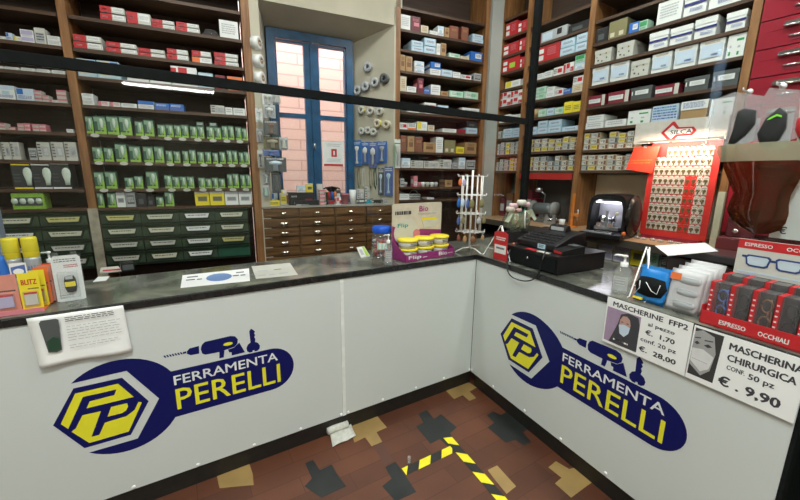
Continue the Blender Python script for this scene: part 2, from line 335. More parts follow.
# ------------------------------------------------------------------ cartons
# style: body, printed patches (x0,z0,x1,z1,colour) as fractions of the front, print lines, description, depth, lid
ST = {
 'rw': ('offwhite', [(0, 0, .46, 1, 'red'), (0, 0, 1, .12, 'darkgrey'), (.08, .4, .3, .7, 'pink'), (.5, .35, .94, .95, 'white')], (.54, .45, .9, .75, 'grey'), 'red and white flat carton'),
 'ro': ('white', [(0, 0, .4, 1, 'orange')], (.5, .2, .9, .75, 'grey'), 'orange-ended white flat carton'),
 'w': ('white', [], (.12, .2, .85, .8, 'grey'), 'plain white carton'),
 'wp': ('white', [(0, 0, .3, 1, 'pink')], (.35, .2, .9, .8, 'red'), 'small white carton with pink end'),
 'pw': ('offwhite', [(.0, .55, 1, 1, 'pink')], (.15, .15, .85, .45, 'grey'), 'small pink and white carton'),
 'pr': ('pink', [(.1, .15, .9, .5, 'white')], (.15, .2, .8, .45, 'red'), 'small pink carton'),
 'wb': ('white', [(0, .7, 1, 1, 'paleblue'), (.25, .35, .7, .6, 'lightblue')], (.1, .1, .9, .3, 'inkblue'), 'white carton with blue print'),
 'bw': ('paleblue', [(.05, .5, .4, .95, 'blue'), (.45, .1, .95, .45, 'white')], (.1, .1, .9, .4, 'inkblue'), 'blue and white printed carton'),
 'lw': ('white', [(.05, .62, .95, .92, 'lilac'), (.05, .1, .95, .4, 'lilac')], (.1, .45, .9, .6, 'grey'), 'white carton with lilac print'),
 'gw': ('offwhite', [(.1, .1, .9, .7, 'grey')], (.15, .15, .85, .65, 'ink'), 'upright grey and white carton'),
 'e': ('offwhite', [(.35, .2, .95, .75, 'grey'), (.5, .3, .8, .65, 'white')], (.05, .1, .3, .9, 'ink'), 'upright white lamp carton'),
 'yb': ('lightblue', [(.12, .35, .55, .95, 'cream'), (.62, .5, .95, .9, 'blue')], (.1, .05, .9, .3, 'white'), 'blue carton with yellow print'),
 'y': ('yellow', [(.08, .35, .92, .85, 'yellow')], (.15, .2, .85, .65, 'ink'), 'yellow carton with black print'),
 'yw': ('yellow', [(.0, .86, 1, 1, 'cream'), (.2, .3, .85, .65, 'olive')], (.25, .35, .8, .6, 'ink'), 'yellow tool carton'),
 'ww': ('white', [(.0, .8, 1, 1, 'grey'), (.15, .3, .85, .6, 'grey')], (.2, .35, .8, .6, 'ink'), 'white tool carton'),
 'lb': ('lightblue', [(.08, .2, .92, .9, 'paleblue')], (.2, .35, .85, .65, 'ink'), 'pale blue carton'),
 'mt': ('mint', [(.1, .2, .5, .8, 'white')], (.15, .3, .85, .7, 'green'), 'pale mint green carton'),
 'b': ('blue', [(.4, .3, .9, .8, 'white')], (.45, .4, .85, .7, 'ink'), 'bright blue carton with label'),
 'bt': ('white', [(0, .55, 1, 1, 'blue')], (.1, .1, .9, .4, 'grey'), 'white carton with blue top'),
 'bb': ('blue', [(0, .0, 1, .4, 'inkblue')], (.1, .5, .8, .8, 'white'), 'blue flat carton'),
 't': ('tan', [(.2, .3, .8, .6, 'brown')], (.25, .65, .8, .85, 'brown'), 'tan cardboard carton'),
 'rb': ('redbrown', [(.1, .2, .9, .5, 'brown')], (.2, .6, .8, .8, 'tan'), 'red-brown carton'),
 'c': ('cream', [], (.2, .2, .8, .8, 'tan'), 'cream carton'),
 'mr': ('maroon', [(.3, .35, .85, .6, 'pink')], (.2, .65, .8, .85, 'pink'), 'maroon carton'),
 'dr': ('darkred', [], (.2, .3, .8, .7, 'red'), 'dark red carton'),
 'o': ('orange', [(.35, .3, .6, .7, 'cream')], None, 'orange flat carton'),
 'g': ('grey', [(.1, .2, .9, .8, 'darkgrey')], (.15, .3, .85, .7, 'white'), 'grey carton'),
 'wy': ('white', [(.05, .2, .4, .95, 'yellow')], (.5, .3, .9, .7, 'grey'), 'white carton with yellow panel'),
 'ol': ('olive', [(.1, .1, .35, .35, 'cream'), (.6, .1, .85, .35, 'cream')], None, 'olive green carton'),
 'wr': ('white', [(.45, .3, .9, .8, 'red')], (.05, .2, .4, .8, 'ink'), 'white carton with red print'),
 'ow': ('white', [(0, 0, 1, .3, 'orange')], (.1, .4, .9, .9, 'ink'), 'white carton with orange base'),
 'rl': ('red', [(.04, .55, .34, .82, 'white'), (.04, .12, .34, .42, 'white')], (.5, .3, .85, .8, 'pink'), 'red carton with two white labels'),
 'rg': ('red', [(.04, .55, .28, .8, 'white'), (.04, .1, .28, .4, 'white'), (.42, .25, .75, .62, 'lime')], None, 'red carton with lime green patch'),
 'rs': ('white', [(0, .1, .2, .9, 'red'), (.28, .45, .62, .95, 'red'), (.7, .1, 1, .55, 'red')], (.1, .1, .9, .4, 'grey'), 'red and white printed carton'),
 'gl': ('grey', [(.05, .15, .45, .85, 'paleblue'), (.62, .35, .8, .9, 'black')], None, 'long pale grey carton'),
 'bk': ('black', [(.2, .2, .7, .6, 'darkgrey')], None, 'black carton'),
 'gt': ('mint', [(.05, .4, .9, .9, 'green')], (.1, .1, .8, .3, 'ink'), 'green topped carton'),
 'sw': ('cream', [(.06, .2, .66, .85, 'white'), (.70, .1, .98, .9, 'brown'), (.4, .25, .62, .75, 'ink')], (.1, .3, .4, .75, 'ink'), 'small white parts carton'),
 'sg': ('grey', [(.1, .2, .7, .75, 'offwhite'), (.72, .1, .98, .9, 'darkgrey')], (.15, .3, .6, .65, 'ink'), 'small grey parts carton'),
 'sy': ('cream', [(.08, .2, .75, .8, 'yellow'), (.78, .1, .98, .9, 'brown')], (.15, .3, .7, .7, 'ink'), 'small yellow parts carton'),
 'lw2': ('white', [(.02, .44, 1.0, .56, 'navy')], (.3, .15, .85, .32, 'inkblue'), 'white lidded box, navy band'),
 'ld': ('offwhite', [(.2, .2, .3, .3, 'ink'), (.45, .12, .52, .22, 'ink'), (.7, .3, .78, .4, 'ink'), (.3, .6, .38, .7, 'ink'), (.65, .62, .74, .72, 'olive'), (.12, .45, .18, .53, 'ink')], None, 'cream lidded box, speckled print'),
 'wf': ('white', [(.08, .22, .92, .8, 'paleblue'), (.5, .28, .78, .38, 'inkblue')], (.2, .84, .8, .95, 'tan'), 'white file box'),
 'wg': ('white', [(.12, .12, .24, .28, 'green'), (.6, .1, .72, .25, 'green'), (.15, .45, .25, .55, 'grey'), (.6, .4, .75, .5, 'grey'), (.5, .7, .9, .8, 'green')], None, 'white box, green figures'),
 'rx': ('darkred', [(.04, .3, .74, .68, 'white'), (.82, 0, 1, 1, 'offwhite')], (.1, .4, .68, .6, 'grey'), 'dark red box, white label'),
 'dx': ('darkgrey', [(.22, .4, .84, .74, 'white'), (.06, .4, .11, .7, 'white')], (.3, .45, .75, .65, 'grey'), 'charcoal box, white label'),
 'wz': ('paleblue', [(.04, .5, .96, .95, 'lightblue')], (.04, .08, .96, .9, 'inkblue'), 'blue patterned box'),
 'wt': ('tan', [(0, .52, 1, 1, 'white')], (.08, .6, .9, .92, 'inkblue'), 'tan and blue box'),
}
def carton_mesh(w, h, d, st, seed=0, name='carton'):
    body, pr, dash, _ = ST[st]; m = MB(); lid = st in ('lw2', 'ld', 'wf', 'dx', 'rx', 'wt')
    if lid:
        m.box(-w/2+.003, w/2-.003, .003, d, 0, h*.75, body); m.box(-w/2, w/2, 0, d+.003, h*.72, h, body)
    else:
        m.box(-w/2, w/2, 0, d, 0, h, body)
        if h > .05: m.box(-w/2+.002, w/2-.002, -.0004, .0, h*.985, h-.001, 'grey')
    for a, b, c, e, col in pr: m.face([(-w/2+a*w, -.0012, b*h), (-w/2+c*w, -.0012, b*h), (-w/2+c*w, -.0012, e*h), (-w/2+a*w, -.0012, e*h)], col)
    if dash:
        a, b, c, e, col = dash; m.dashes(-w/2+a*w, -w/2+c*w, b*h, e*h, -.0018, col, 2 if h < .06 else (3 if h < .1 else 5), .5, seed)
        # the same print on the left end, which shows when the carton stands clear
        m.face([(-w/2-.0008, d*.9, h*.3), (-w/2-.0008, d*.1, h*.3), (-w/2-.0008, d*.1, h*.7), (-w/2-.0008, d*.9, h*.7)], pr[0][4] if pr else body)
    return m
STK = {1: [''], 2: ['lower', 'upper'], 3: ['bottom', 'middle', 'top'], 4: ['lowest', 'second-lowest', 'second-highest', 'topmost']}
def row(fr, bay, sh, z, items, ulim=None, v=.012, depth=.2):
    last = ulim[0] if ulim else -9; k = 0; zs = LEVELS[bay]; hmax = min([q-z for q in zs if q > z+.01] or [.4])-.026
    for it in items:
        x0, x1, yt, st = it[:4]; n = it[4] if len(it) > 4 else 1; k += 1
        a = max(fr.u_at(x0, z), last+.002); b = fr.u_at(x1, z)-.001
        if ulim: b = min(b, ulim[1])
        if b-a < .012: continue
        last = b; h = min(hmax, max(.018, fr.hit((x0+x1)/2, yt)[1]-z)); hh = h/n
        for j in range(n):
            s = st if isinstance(st, str) else st[j]
            wd = (b-a)*(.99 if j % 2 == 0 else .95); d = min(depth, max(.07, wd*1.6)); vv = v+random.uniform(0, .006)
            q = (a+b)/2
            o = carton_mesh(wd, hh-(.004 if n > 1 and hh > .03 else .0015), d, s, k*7+j+int(z*100)).done('carton', None, fr.pt(q, vv, z+j*hh+.0008), fr.ang)
            words = ST[s][3]; pos = STK[n][j]
            lab = f"{words}, {pos+', ' if pos else ''}{ORD[k]} from left, {sh}, {bay}"
            tag(o, lab, 'box', f'boxes on the shelves of the {bay}')
UPN = ['lowest shelf', 'second shelf up', 'third shelf up', 'fourth shelf up', 'fifth shelf up', 'sixth shelf up', 'seventh shelf up', 'eighth shelf up', 'ninth shelf up', 'tenth shelf up', 'eleventh shelf up']
A, B, Cb, D, E, G = 'far left bay', 'bay left of window', 'bay right of window', 'corner bay', 'middle right-hand bay', 'right-hand lidded-box bay'
LEVELS = {A: ZB, B: ZB, Cb: ZC, D: ZD, E: ZE, G: ZG}
la, lb, lc, ld, le, lg = (-3.2, -1.826), (-1.763, -.697), (.67, 1.603), (.032, .322), (.378, .962), (1.028, 2.012)
# bay A
row(BW, A, UPN[6], ZB[6], [(-14, 5, 34.7, 'w'), (5.5, 12, 32, 'bw'), (13, 20, 35.5, 'wy'), (20.5, 34, 29, 'lw'), (35, 46, 27.3, 'gw'), (47, 61, 35.5, 'w', 2)], la)
row(BW, A, UPN[5], ZB[5], [(-12, 2, 66, 'w'), (3.5, 18, 66.5, 'w'), (20, 34, 67.3, 'w'), (36, 49, 68.7, 'w'), (51, 65, 70, 'w')], la)
row(BW, A, UPN[4], ZB[4], [(-2, 15, 85, 'wb'), (16, 34, 88, 'bw'), (34.5, 41.5, 90, 'pw', 3), (42, 48.5, 94.7, 'pw', 2), (49, 56.5, 99.4, 'wp'), (57, 67, 89.8, 'pw', 3)], la)
row(BW, A, UPN[3], ZB[3], [(-4, 5, 122.5, 'pw', 2), (8, 15, 126.5, 'pr'), (17, 23.5, 123, 'pw', 2), (23.6, 30, 123, 'pr', 2), (32, 38.5, 123.7, 'pw', 2), (38.6, 46, 124, 'pr', 2), (66, 73, 128.8, 'w')], la)
row(BW, A, UPN[2], ZB[2], [(-6, 1, 142, 'e'), (2.5, 11, 142, 'e'), (11.5, 20, 142, 'e'), (29, 37, 148, 'g'), (38, 51, 142, 'e'), (52.5, 65, 142, 'e'), (66, 78, 142, 'e')], la)
# bay B
row(BW, B, UPN[7], ZB[7], [(100, 126, 6, 'rw', 2), (127, 151, 12, 'rw'), (152, 175, 19, 'rw', 2), (176, 200, 22, 'rw', 2), (220, 239, 20, 'w')], lb)
row(BW, B, UPN[6], ZB[6], [(70, 103, 34.5, 'rw', 2), (106, 137.5, 42, 'rw', 2), (138, 165.5, 48.5, 'rw', 2), (167, 189, 48.5, 'rw', 2), (192, 212, 50.5, ('ro', 'rw'), 2), (214.5, 239, 52.5, 'rw', 3)], lb)
row(BW, B, UPN[5], ZB[5], [(73, 97, 58, 'yb', 2), (97.5, 121, 60.5, 'yb', 2), (127, 149, 73, 'w'), (150, 171, 75, 'w'), (172, 198, 66.5, 'rs'), (199, 214, 72.5, 'lb'), (216, 226, 75, 'dr'), (228, 243.5, 76.5, 'o')], lb)
row(BW, B, UPN[4], ZB[4], [(78, 94, 93, 'w', 3), (98, 109, 101, 'wp'), (110, 120, 102, 'wp'), (121, 137, 103.2, 'w'), (138, 154, 100.7, 'bt'), (155, 169.5, 102.8, 'bb'), (170, 184, 103.7, 'bb'), (211, 225, 105, 'e'), (225.5, 233, 107, 'w'), (233.5, 245.5, 108, 'w')], lb)
row(BW, B, UPN[0], ZB[0], [(117, 126, 192.5, 'ww'), (126.5, 136, 192.5, 'g'), (137, 147, 193.3, 'bk'), (148, 155, 196.5, 'bk'), (195.5, 210, 191, 'yw'), (210.5, 225, 191, 'yw'), (225.5, 239, 191, 'ww'), (239.5, 252, 191, 'ww')], lb)
# bay C
row(BW, Cb, UPN[9], ZC[9], [(400, 411, 14, 'w'), (411.5, 421, 16, 'mr'), (421.5, 429, 25, 'c'), (430, 438, 30.5, 'w'), (438.5, 444.5, 25.5, 'wb'), (445, 450, 27, 't'), (450.5, 459, 25.5, 'rb'), (462, 469, 26.5, 'rb'), (473, 484, 33.5, 'lb', 2)], lc)
row(BW, Cb, UPN[8], ZC[8], [(412, 424, 40, 'lb', 2), (424.5, 436.5, 37.5, 'lb', 2), (437, 441, 43, 'w'), (441.5, 447, 42.5, 't'), (449.5, 461, 53, 'mt'), (461.5, 470, 56, 'c'), (471, 483, 51.5, 'b')], lc)
row(BW, Cb, UPN[7], ZC[7], [(400, 406, 54, 't'), (406.5, 413, 55.8, 't'), (415, 425, 60.5, 'wb', 2), (431, 441.5, 61.5, ('w', 'b'), 2), (442, 453, 69.5, 'lb'), (453.5, 461, 71.7, 'w'), (461.5, 472, 74.8, 'wr'), (475, 482, 73, 'g')], lc)
row(BW, Cb, UPN[6], ZC[6], [(400, 407, 76, 'c'), (407.5, 417, 86, 'w'), (418, 424, 78, 'mr'), (424.5, 431, 88.5, 'bb'), (431.5, 441, 84.5, 'w'), (441.5, 449, 91, 't'), (450, 464, 90.8, 'mt'), (465, 479, 91.5, 'mt')], lc)
row(BW, Cb, UPN[5], ZC[5], [(408, 420, 106, 'w'), (425, 436.5, 102.5, 'wr'), (438, 449, 105, 'lb'), (463, 480, 107.8, 'w')], lc)
row(BW, Cb, UPN[4], ZC[4], [(400, 408, 122.5, 'wr'), (408.5, 416.5, 123, 'ow'), (418, 428, 121.5, 'wy'), (428.5, 435, 125, 'c'), (443, 457, 128.6, 'w'), (457.5, 466, 129, 'dr'), (467, 478, 121, ('lb', 'bk'), 2)], lc)
row(BW, Cb, UPN[3], ZC[3], [(401, 407, 135.5, 'rb'), (408, 415, 136, 't'), (415.5, 423, 137, 'rb'), (424, 436, 142.3, 't'), (436.5, 443.5, 137, 'w'), (445, 456, 140, 'ol'), (457, 465, 146.5, 'y'), (465.5, 477, 142.4, 't')], lc)
row(BW, Cb, UPN[2], ZC[2], [(402, 411, 158, 'wb'), (411.5, 424, 160.5, 'e'), (424.5, 439.5, 161, 'e'), (440, 452, 159.5, 'e'), (453, 459, 162.5, 'g'), (459.5, 466, 157.5, 'wb'), (467, 476, 160, 'g')], lc)
row(BW, Cb, UPN[1], ZC[1], [(401, 405, 178.5, 'g'), (414, 418, 176, 'pr'), (446, 453, 180, 't')], lc)
row(BW, Cb, UPN[0], ZC[0], [(400, 410, 194, 'w'), (428, 435, 198, 'w')], lc)
# corner bay
row(RW, D, UPN[8], ZD[8], [(504.5, 516, 22, 'rl'), (516.5, 527, 20, 'rl')], ld)
row(RW, D, UPN[7], ZD[7], [(502, 517.5, 43, 'rl'), (518, 528, 37.5, 'rl')], ld)
row(RW, D, UPN[6], ZD[6], [(501, 518, 57.5, 'rg'), (518.5, 528, 56, 'rl')], ld)
row(RW, D, UPN[5], ZD[5], [(504, 519, 80.5, 'wy'), (521, 525, 78, 'w')], ld)
row(RW, D, UPN[4], ZD[4], [(497, 509, 91.5, 'rs', 2), (509.3, 524, 89.5, 'rs', 2)], ld)
row(RW, D, UPN[3], ZD[3], [(497, 509, 115, 'w'), (510, 523, 114, 'w')], ld)
row(RW, D, UPN[2], ZD[2], [(494.5, 501, 131.5, 'sg'), (501.5, 511, 128.5, 'lb', 2), (511.3, 520, 127.5, 'lb', 2)], ld)
row(RW, D, UPN[1], ZD[1], [(494.5, 499, 144, 'sg', 2), (499.3, 504, 142, 'sg', 3), (504.3, 509, 142, 'sy', 2), (509.3, 514, 142, 'sg', 3), (514.3, 519, 141, 'sg', 3)], ld)
row(RW, D, UPN[0], ZD[0], [(493.5, 498, 162, 'sg', 2), (498.3, 503, 159, 'sg', 3), (503.3, 508, 160, 'sg', 2), (508.3, 513, 158, 'sy', 3), (513.3, 518, 158, 'sg', 3)], ld)
# middle bay
row(RW, E, UPN[7], ZE[7], [(535, 539.5, 34, 'dr'), (540, 566, 28.5, 'gl'), (567, 589, 22, 'bk')], le)
row(RW, E, UPN[6], ZE[6], [(534, 558, 44.5, 'rl'), (558.5, 573.5, 38.5, 'lb', 2), (574, 589.5, 32, 'lb', 2)], le)
row(RW, E, UPN[5], ZE[5], [(531.5, 534, 75.5, 'w'), (535, 542.5, 73.5, 'w'), (543, 551, 70.8, 'w'), (552, 561.5, 66.8, 'wr'), (562, 572, 62.5, 'rs'), (573, 587, 50.5, ('wb', 'gt'), 2)], le)
row(RW, E, UPN[4], ZE[4], [(531, 544.5, 87, 'mt', 2), (545, 553, 86.5, 'w', 2), (553.5, 561.5, 88.5, 'wr'), (562, 570, 88.5, 'bb'), (570.5, 582, 75.5, ('c', 'wr'), 2)], le)
row(RW, E, UPN[3], ZE[3], [(537, 545, 109, 'mt'), (545.3, 553, 108, 'lb'), (553.3, 562, 107, 'mt'), (562.5, 571, 101.5, 'y'), (571.3, 580, 101, 'y')], le)
row(RW, E, UPN[2], ZE[2], [(527.5, 535.5, 127, 'lb'), (536, 546, 120.5, 'lb', 2), (546.3, 560, 119.5, 'lb', 2), (560.5, 577.5, 126, 'lb')], le)
sm = ['sw', 'sw', 'sy', 'sw', 'sg', 'sw', 'sw', 'sy', 'sw']
def small(fr, bay, sh, z, x0, x1, n, y0, y1, lim, sd):
    rn = random.Random(sd); its = []
    for k in range(n):
        a = x0+(x1-x0)*k/n; b = x0+(x1-x0)*(k+1)/n-.3; yt = y0+(y1-y0)*k/n+rn.choice([0, 0, 0, 1.5]); s = 3 if rn.random() < .75 else 2
        its.append((a, b, yt+(5 if s == 2 and rn.random() < .4 else 0), tuple(rn.choice(sm) for _ in range(s)), s))
    row(fr, bay, sh, z, its, lim)
small(RW, E, UPN[1], ZE[1], 526.5, 575.5, 7, 139.5, 135, le, 3)
small(RW, E, UPN[0], ZE[0], 525.5, 573.5, 7, 157, 154.5, le, 4)
# lidded box bay
row(RW, G, UPN[6], ZG[6], [(594, 606, 28, 'bk'), (607, 625, 20, 'ol'), (627, 637, 22, 'b'), (637.5, 646, 20, 'gt'), (655, 680, -5, 'w'), (681, 705, -12, 'lw2'), (706, 741, -22, 'lw2')], lg)
row(RW, G, UPN[5], ZG[5], [(592.5, 609.5, 49, 'ld'), (614.5, 632, 42, 'ld'), (646.5, 666, 31.5, 'lw2'), (667.3, 690, 26, 'lw2'), (691.5, 714.5, 17.5, 'lw2'), (723, 744, 11, 'lw2')], lg)
row(RW, G, UPN[4], ZG[4], [(590, 606.5, 66.5, 'wf'), (608, 626.5, 61.5, 'wf'), (628.5, 647, 60, 'ld'), (649, 669, 53, 'wf'), (671, 694, 46, 'wf'), (696, 721.5, 38.5, 'wf'), (724, 746, 33, 'wg')], lg)
row(RW, G, UPN[3], ZG[3], [(585.5, 603.5, 95.5, 'rx'), (606, 627, 91, 'rx'), (628.5, 650, 86.5, 'dx'), (652.5, 677, 84.5, 'rx'), (682, 707, 76.5, 'dx'), (709.5, 737, 70, 'dx')], lg)
row(RW, G, UPN[2], ZG[2], [(582.5, 602, 115, 'w', 2), (603.5, 624.5, 119.5, 'w'), (626, 648.5, 110, 'wg'), (650, 676, 105, 'wz'), (678, 705.5, 100.5, 'wt'), (707.5, 733, 98, 'wg')], lg)
small(RW, G, UPN[1], ZG[1], 580, 634, 6, 133, 130, lg, 5)
small(RW, G, UPN[0], ZG[0], 577.5, 632, 6, 155, 153.5, lg, 6)
# ------------------------------------------------------------------ light-bulb blister packs
GLOBEK = mat('globe_box_black', (.03, .032, .034), .5)
GREENP = mat('dark_green_card', (.03, .09, .055), .5, var=.1); LIMEC = mat('lime_card', (.26, .48, .06), .5, var=.15, scale=60); BULBW = mat('bulb_opal', (.60, .70, .60), .35)
PALEG = mat('pale_green_card', (.22, .36, .24), .5, var=.08)
def bulb_pack():
    t = thing('bulb_pack', 'x', 'light bulb pack')
    m = MB(); m.box(-.05, .05, .0, .05, 0, .13, GREENP); m.box(-.049, .049, -.001, .0, .001, .018, LIMEC)
    m.face([(.0, -.0012, .0), (.049, -.0012, .0), (.049, -.0012, .10), (.03, -.0012, .08), (.0, -.0012, .05)], LIMEC)
    m.face([(-.02, -.0016, .03), (.045, -.0016, .03), (.045, -.0016, .12), (-.02, -.0016, .12)], PALEG); m.face([(.0, -.0018, .0), (.045, -.0018, .0), (.045, -.0018, .075), (.02, -.0018, .045), (-.005, -.0018, .02)], LIMEC)
    m.face([(-.046, -.0012, .09), (-.02, -.0012, .09), (-.02, -.0012, .122), (-.046, -.0012, .122)], PALEG)
    m.face([(.008, -.002, .018), (.026, -.002, .018), (.026, -.002, .03), (.008, -.002, .03)], 'ink')
    m.face([(-.03, -.0014, .02), (-.006, -.0014, .02), (-.006, -.0014, .045), (-.03, -.0014, .045)], GREENP); m.done('card_box', t)
    m = MB(); m.lathe([(0, 0), (.009, 0), (.009, .014), (.013, .028), (.016, .042), (.014, .058), (.008, .066), (0, .067)], BULBW, (.012, -.0035, .045), 12, sy=.4); m.done('bulb', t)
    return t
proto = bulb_pack(); first = True
ROWS = [(3, [(82, 94, 116), (94.5, 107, 116), (107.5, 119.5, 116), (120, 132.5, 116.5), (135.5, 144, 121), (144.5, 154.5, 119.5), (158, 166, 124.5), (166.5, 174, 124.5), (174.7, 181.5, 125), (182, 189, 124.5), (190.5, 197.5, 126), (198, 204.5, 126), (207, 214.5, 126.5), (215, 221.5, 127), (222.5, 228.5, 125.5), (229, 234.5, 125.5), (236, 242, 126.5), (242.5, 247.5, 128)]),
        (2, [(93, 103.5, 147), (104.5, 114, 147.5), (116, 128, 143.5), (130, 141.5, 146), (144, 154, 146.5), (155, 164.5, 146.5), (166.5, 173, 150.5), (174, 180.5, 151), (183, 189, 150.5), (190, 196.5, 149.5), (198, 204.5, 151.5), (205.5, 211.5, 151.5), (213, 218.5, 152.5), (220, 226, 151.5), (227.5, 232.5, 150), (233, 238, 150.5), (239.5, 244, 152), (244.5, 249.5, 151.5)]),
        (1, [(94, 105, 172), (106, 117.5, 171.5), (125, 134, 177.5), (135, 143.5, 176), (147, 158.5, 171.5), (165, 172.5, 175), (173, 180, 176.5), (180.5, 187, 176.5), (187.5, 194.5, 176.5), (199, 205.5, 177.5), (206, 212, 178.5), (212.7, 218.5, 177.5), (219, 225.5, 178.5), (228, 233, 174), (233.5, 239.5, 173.5), (241, 246, 174.5), (246.5, 251.5, 174.5)]),
        (0, [(95, 104.5, 193), (108, 116.5, 193), (156.5, 164, 197), (165.5, 174.5, 192)])]
for sh, its in ROWS:
    z = ZB[sh]; k = 0
    for x0, x1, yt in its:
        a, b = BW.u_at(x0, z), BW.u_at(x1, z); h = BW.hit((x0+x1)/2, yt)[1]-z; k += 1
        a = max(a, lb[0]); o = proto if first else copy_tree(proto); first = False
        o.location = BW.pt((a+b)/2, .014, z+.0006); o.rotation_euler.z = BW.ang; o.scale = ((b-a)/.1*.97, 1, h/.13)
        tag(o, f"{'tall' if h > .13 else 'small'} green and white bulb pack, {ORD[k]} from left, {UPN[sh]}, {B}", 'light bulb pack', 'green light bulb packs left of the window')
# two more lie on top of the fourth-shelf row
for k, (x0, x1) in enumerate(((196, 203), (209, 217))):
    a, b = BW.u_at(x0, ZB[3]+.11), BW.u_at(x1, ZB[3]+.11)
    m = MB(); m.box(-(b-a)/2, (b-a)/2, 0, .05, 0, .03, GREENP); m.dashes(-.02, .02, .006, .024, -.001, 'white', 2)
    z_ = max((o.matrix_basis.translation.z+.13*o.scale.z) for o in COL.objects if o.name.startswith('bulb_pack') and abs((o.location-BW.o).dot(BW.d)-(a+b)/2) < .06 and abs(o.location.z-ZB[3]) < .01)
    tag(m.done('bulb_carton', None, BW.pt((a+b)/2, .018, z_+.0008), BW.ang), f"flat dark green carton lying on the bulb packs, {'left' if k == 0 else 'right'} one of two", 'box', 'cartons lying on bulb packs')
# large globe bulb boxes
def globe_box(x0, x1, yt, top, lab):
    z = ZB[1]; a, b = BW.u_at(x0, z), min(BW.u_at(x1, z)-.003, -1.829); h = BW.hit((x0+x1)/2, yt)[1]-z; w_ = b-a
    t = thing('bulb_carton', lab, 'light bulb box', BW.pt((a+b)/2, .014, z+.0006), BW.ang, 'large black bulb boxes')
    m = MB(); m.box(-w_/2, w_/2, 0, .12, 0, h, GLOBEK); m.face([(-w_/2, -.001, h*.94), (w_/2, -.001, h*.94), (w_/2, -.001, h), (-w_/2, -.001, h)], top); m.face([(-w_/2, -.001, 0), (w_/2, -.001, 0), (w_/2, -.001, h*.06), (-w_/2, -.001, h*.06)], top)
    m.dashes(-w_*.45, -w_*.1, h*.2, h*.6, -.0012, 'darkgrey', 3, .4); m.done('card_box', t)
    m = MB(); m.lathe([(0, 0), (.014, 0), (.016, .03), (.024, .062), (.027, .085), (.022, .108), (.01, .12), (0, .121)], BULBW, (0, 0, 0), 16, Matrix.Translation((w_*.32, -.003, h*.14))@Matrix.Rotation(.0, 4, 'Y'), sy=.25, sx=h/.19); m.done('bulb_picture', t)
globe_box(14, 33.5, 164, 'yellow', 'black bulb box with yellow top, leftmost of the three large ones')
globe_box(34, 52.5, 164, 'white', 'black bulb box with white top, middle of the three large ones')
globe_box(53, 72, 163, 'white', 'black bulb box with white top, rightmost of the three large ones')
a, b = BW.u_at(12.5, ZB[0]), BW.u_at(45, ZB[0]); h = BW.hit(28, 193.5)[1]-ZB[0]
t = thing('bulb_carton', 'lime green four-bulb carton on the lowest shelf of the far left bay', 'light bulb box', BW.pt((a+b)/2, .014, ZB[0]+.0006), BW.ang)
m = MB(); m.box(-(b-a)/2, (b-a)/2, 0, .1, 0, h, LIMEC); m.box(-(b-a)/2+.012, (b-a)/2-.012, -.001, 0, h*.2, h*.75, 'darkgrey'); m.done('card_box', t)
for k in range(4):
    MB().lathe([(0, -.02), (.012, -.018), (.019, 0), (.012, .018), (0, .02)], BULBW, (-(b-a)/2+(b-a)*(k+.55)/4-.01, -.002, h*.5), 12, sy=.3).done('bulb_picture', t)
# round clear dome of washers on the top visible shelf of the bulb bay
a, b = BW.u_at(202, ZB[7]), BW.u_at(219, ZB[7])
tag(MB().lathe([(0, 0), (.5*(b-a), 0), (.5*(b-a), .03), (.35*(b-a), .06), (0, .065)], CLEAR, seg=20).done('plastic_bowl', None, BW.pt((a+b)/2, .1, ZB[7]+.0006), 0), 'clear domed plastic bowl on the upper shelf left of the window', 'bowl')
# brown tape roll
a = RW.u_at(532, ZE[3])
tag(MB().lathe([(.02, 0), (.04, 0), (.04, .085), (.02, .085), (.02, 0)], C('tan'), seg=20).done('tape_roll', None, RW.pt(a, .06, ZE[3]+.0006), 0), 'upright brown tape roll on the shelf right of the black post', 'tape roll')
# loose knobs and tubs on the narrow bay's low shelves
for k, x in enumerate((407, 421, 425, 429.5, 434, 438)):
    u = BW.u_at(x, ZC[1]); tag(MB().lathe([(0, 0), (.02, 0), (.02, .02), (.026, .03), (.022, .045), (0, .048)], C(('grey', 'pink', 'white', 'offwhite', 'white', 'grey')[k]), seg=12).done('knob', None, BW.pt(u, .05, ZC[1]+.0006)), f'small round {("grey", "pink", "white", "off-white", "white", "grey")[k]} knob, {ORD[k+1]} from left, second shelf up, {Cb}', 'knob', 'loose knobs right of the window')
u = BW.u_at(417, ZC[0]); t = thing('basket', 'small white wire basket on the lowest shelf right of the window', 'basket', BW.pt(u, .08, ZC[0]+.0006), BW.ang)
m = MB()
for z in (.0, .025, .05): m.tube([(x, y, z+.002) for x, y in ((-.055, -.04), (.055, -.04), (.055, .04), (-.055, .04), (-.055, -.04))], .002, 'white', 6)
for k in range(9): m.tube([(-.055+.0137*k, -.04, 0), (-.055+.0137*k, -.04, .052)], .0015, 'white', 5); m.tube([(-.055+.0137*k, .04, 0), (-.055+.0137*k, .04, .052)], .0015, 'white', 5)
m.done('wire_body', t); MB().tube([(-.055, 0, .05), (-.03, 0, .085), (.0, 0, .095), (.03, 0, .085), (.055, 0, .05)], .002, 'white').done('handle', t)
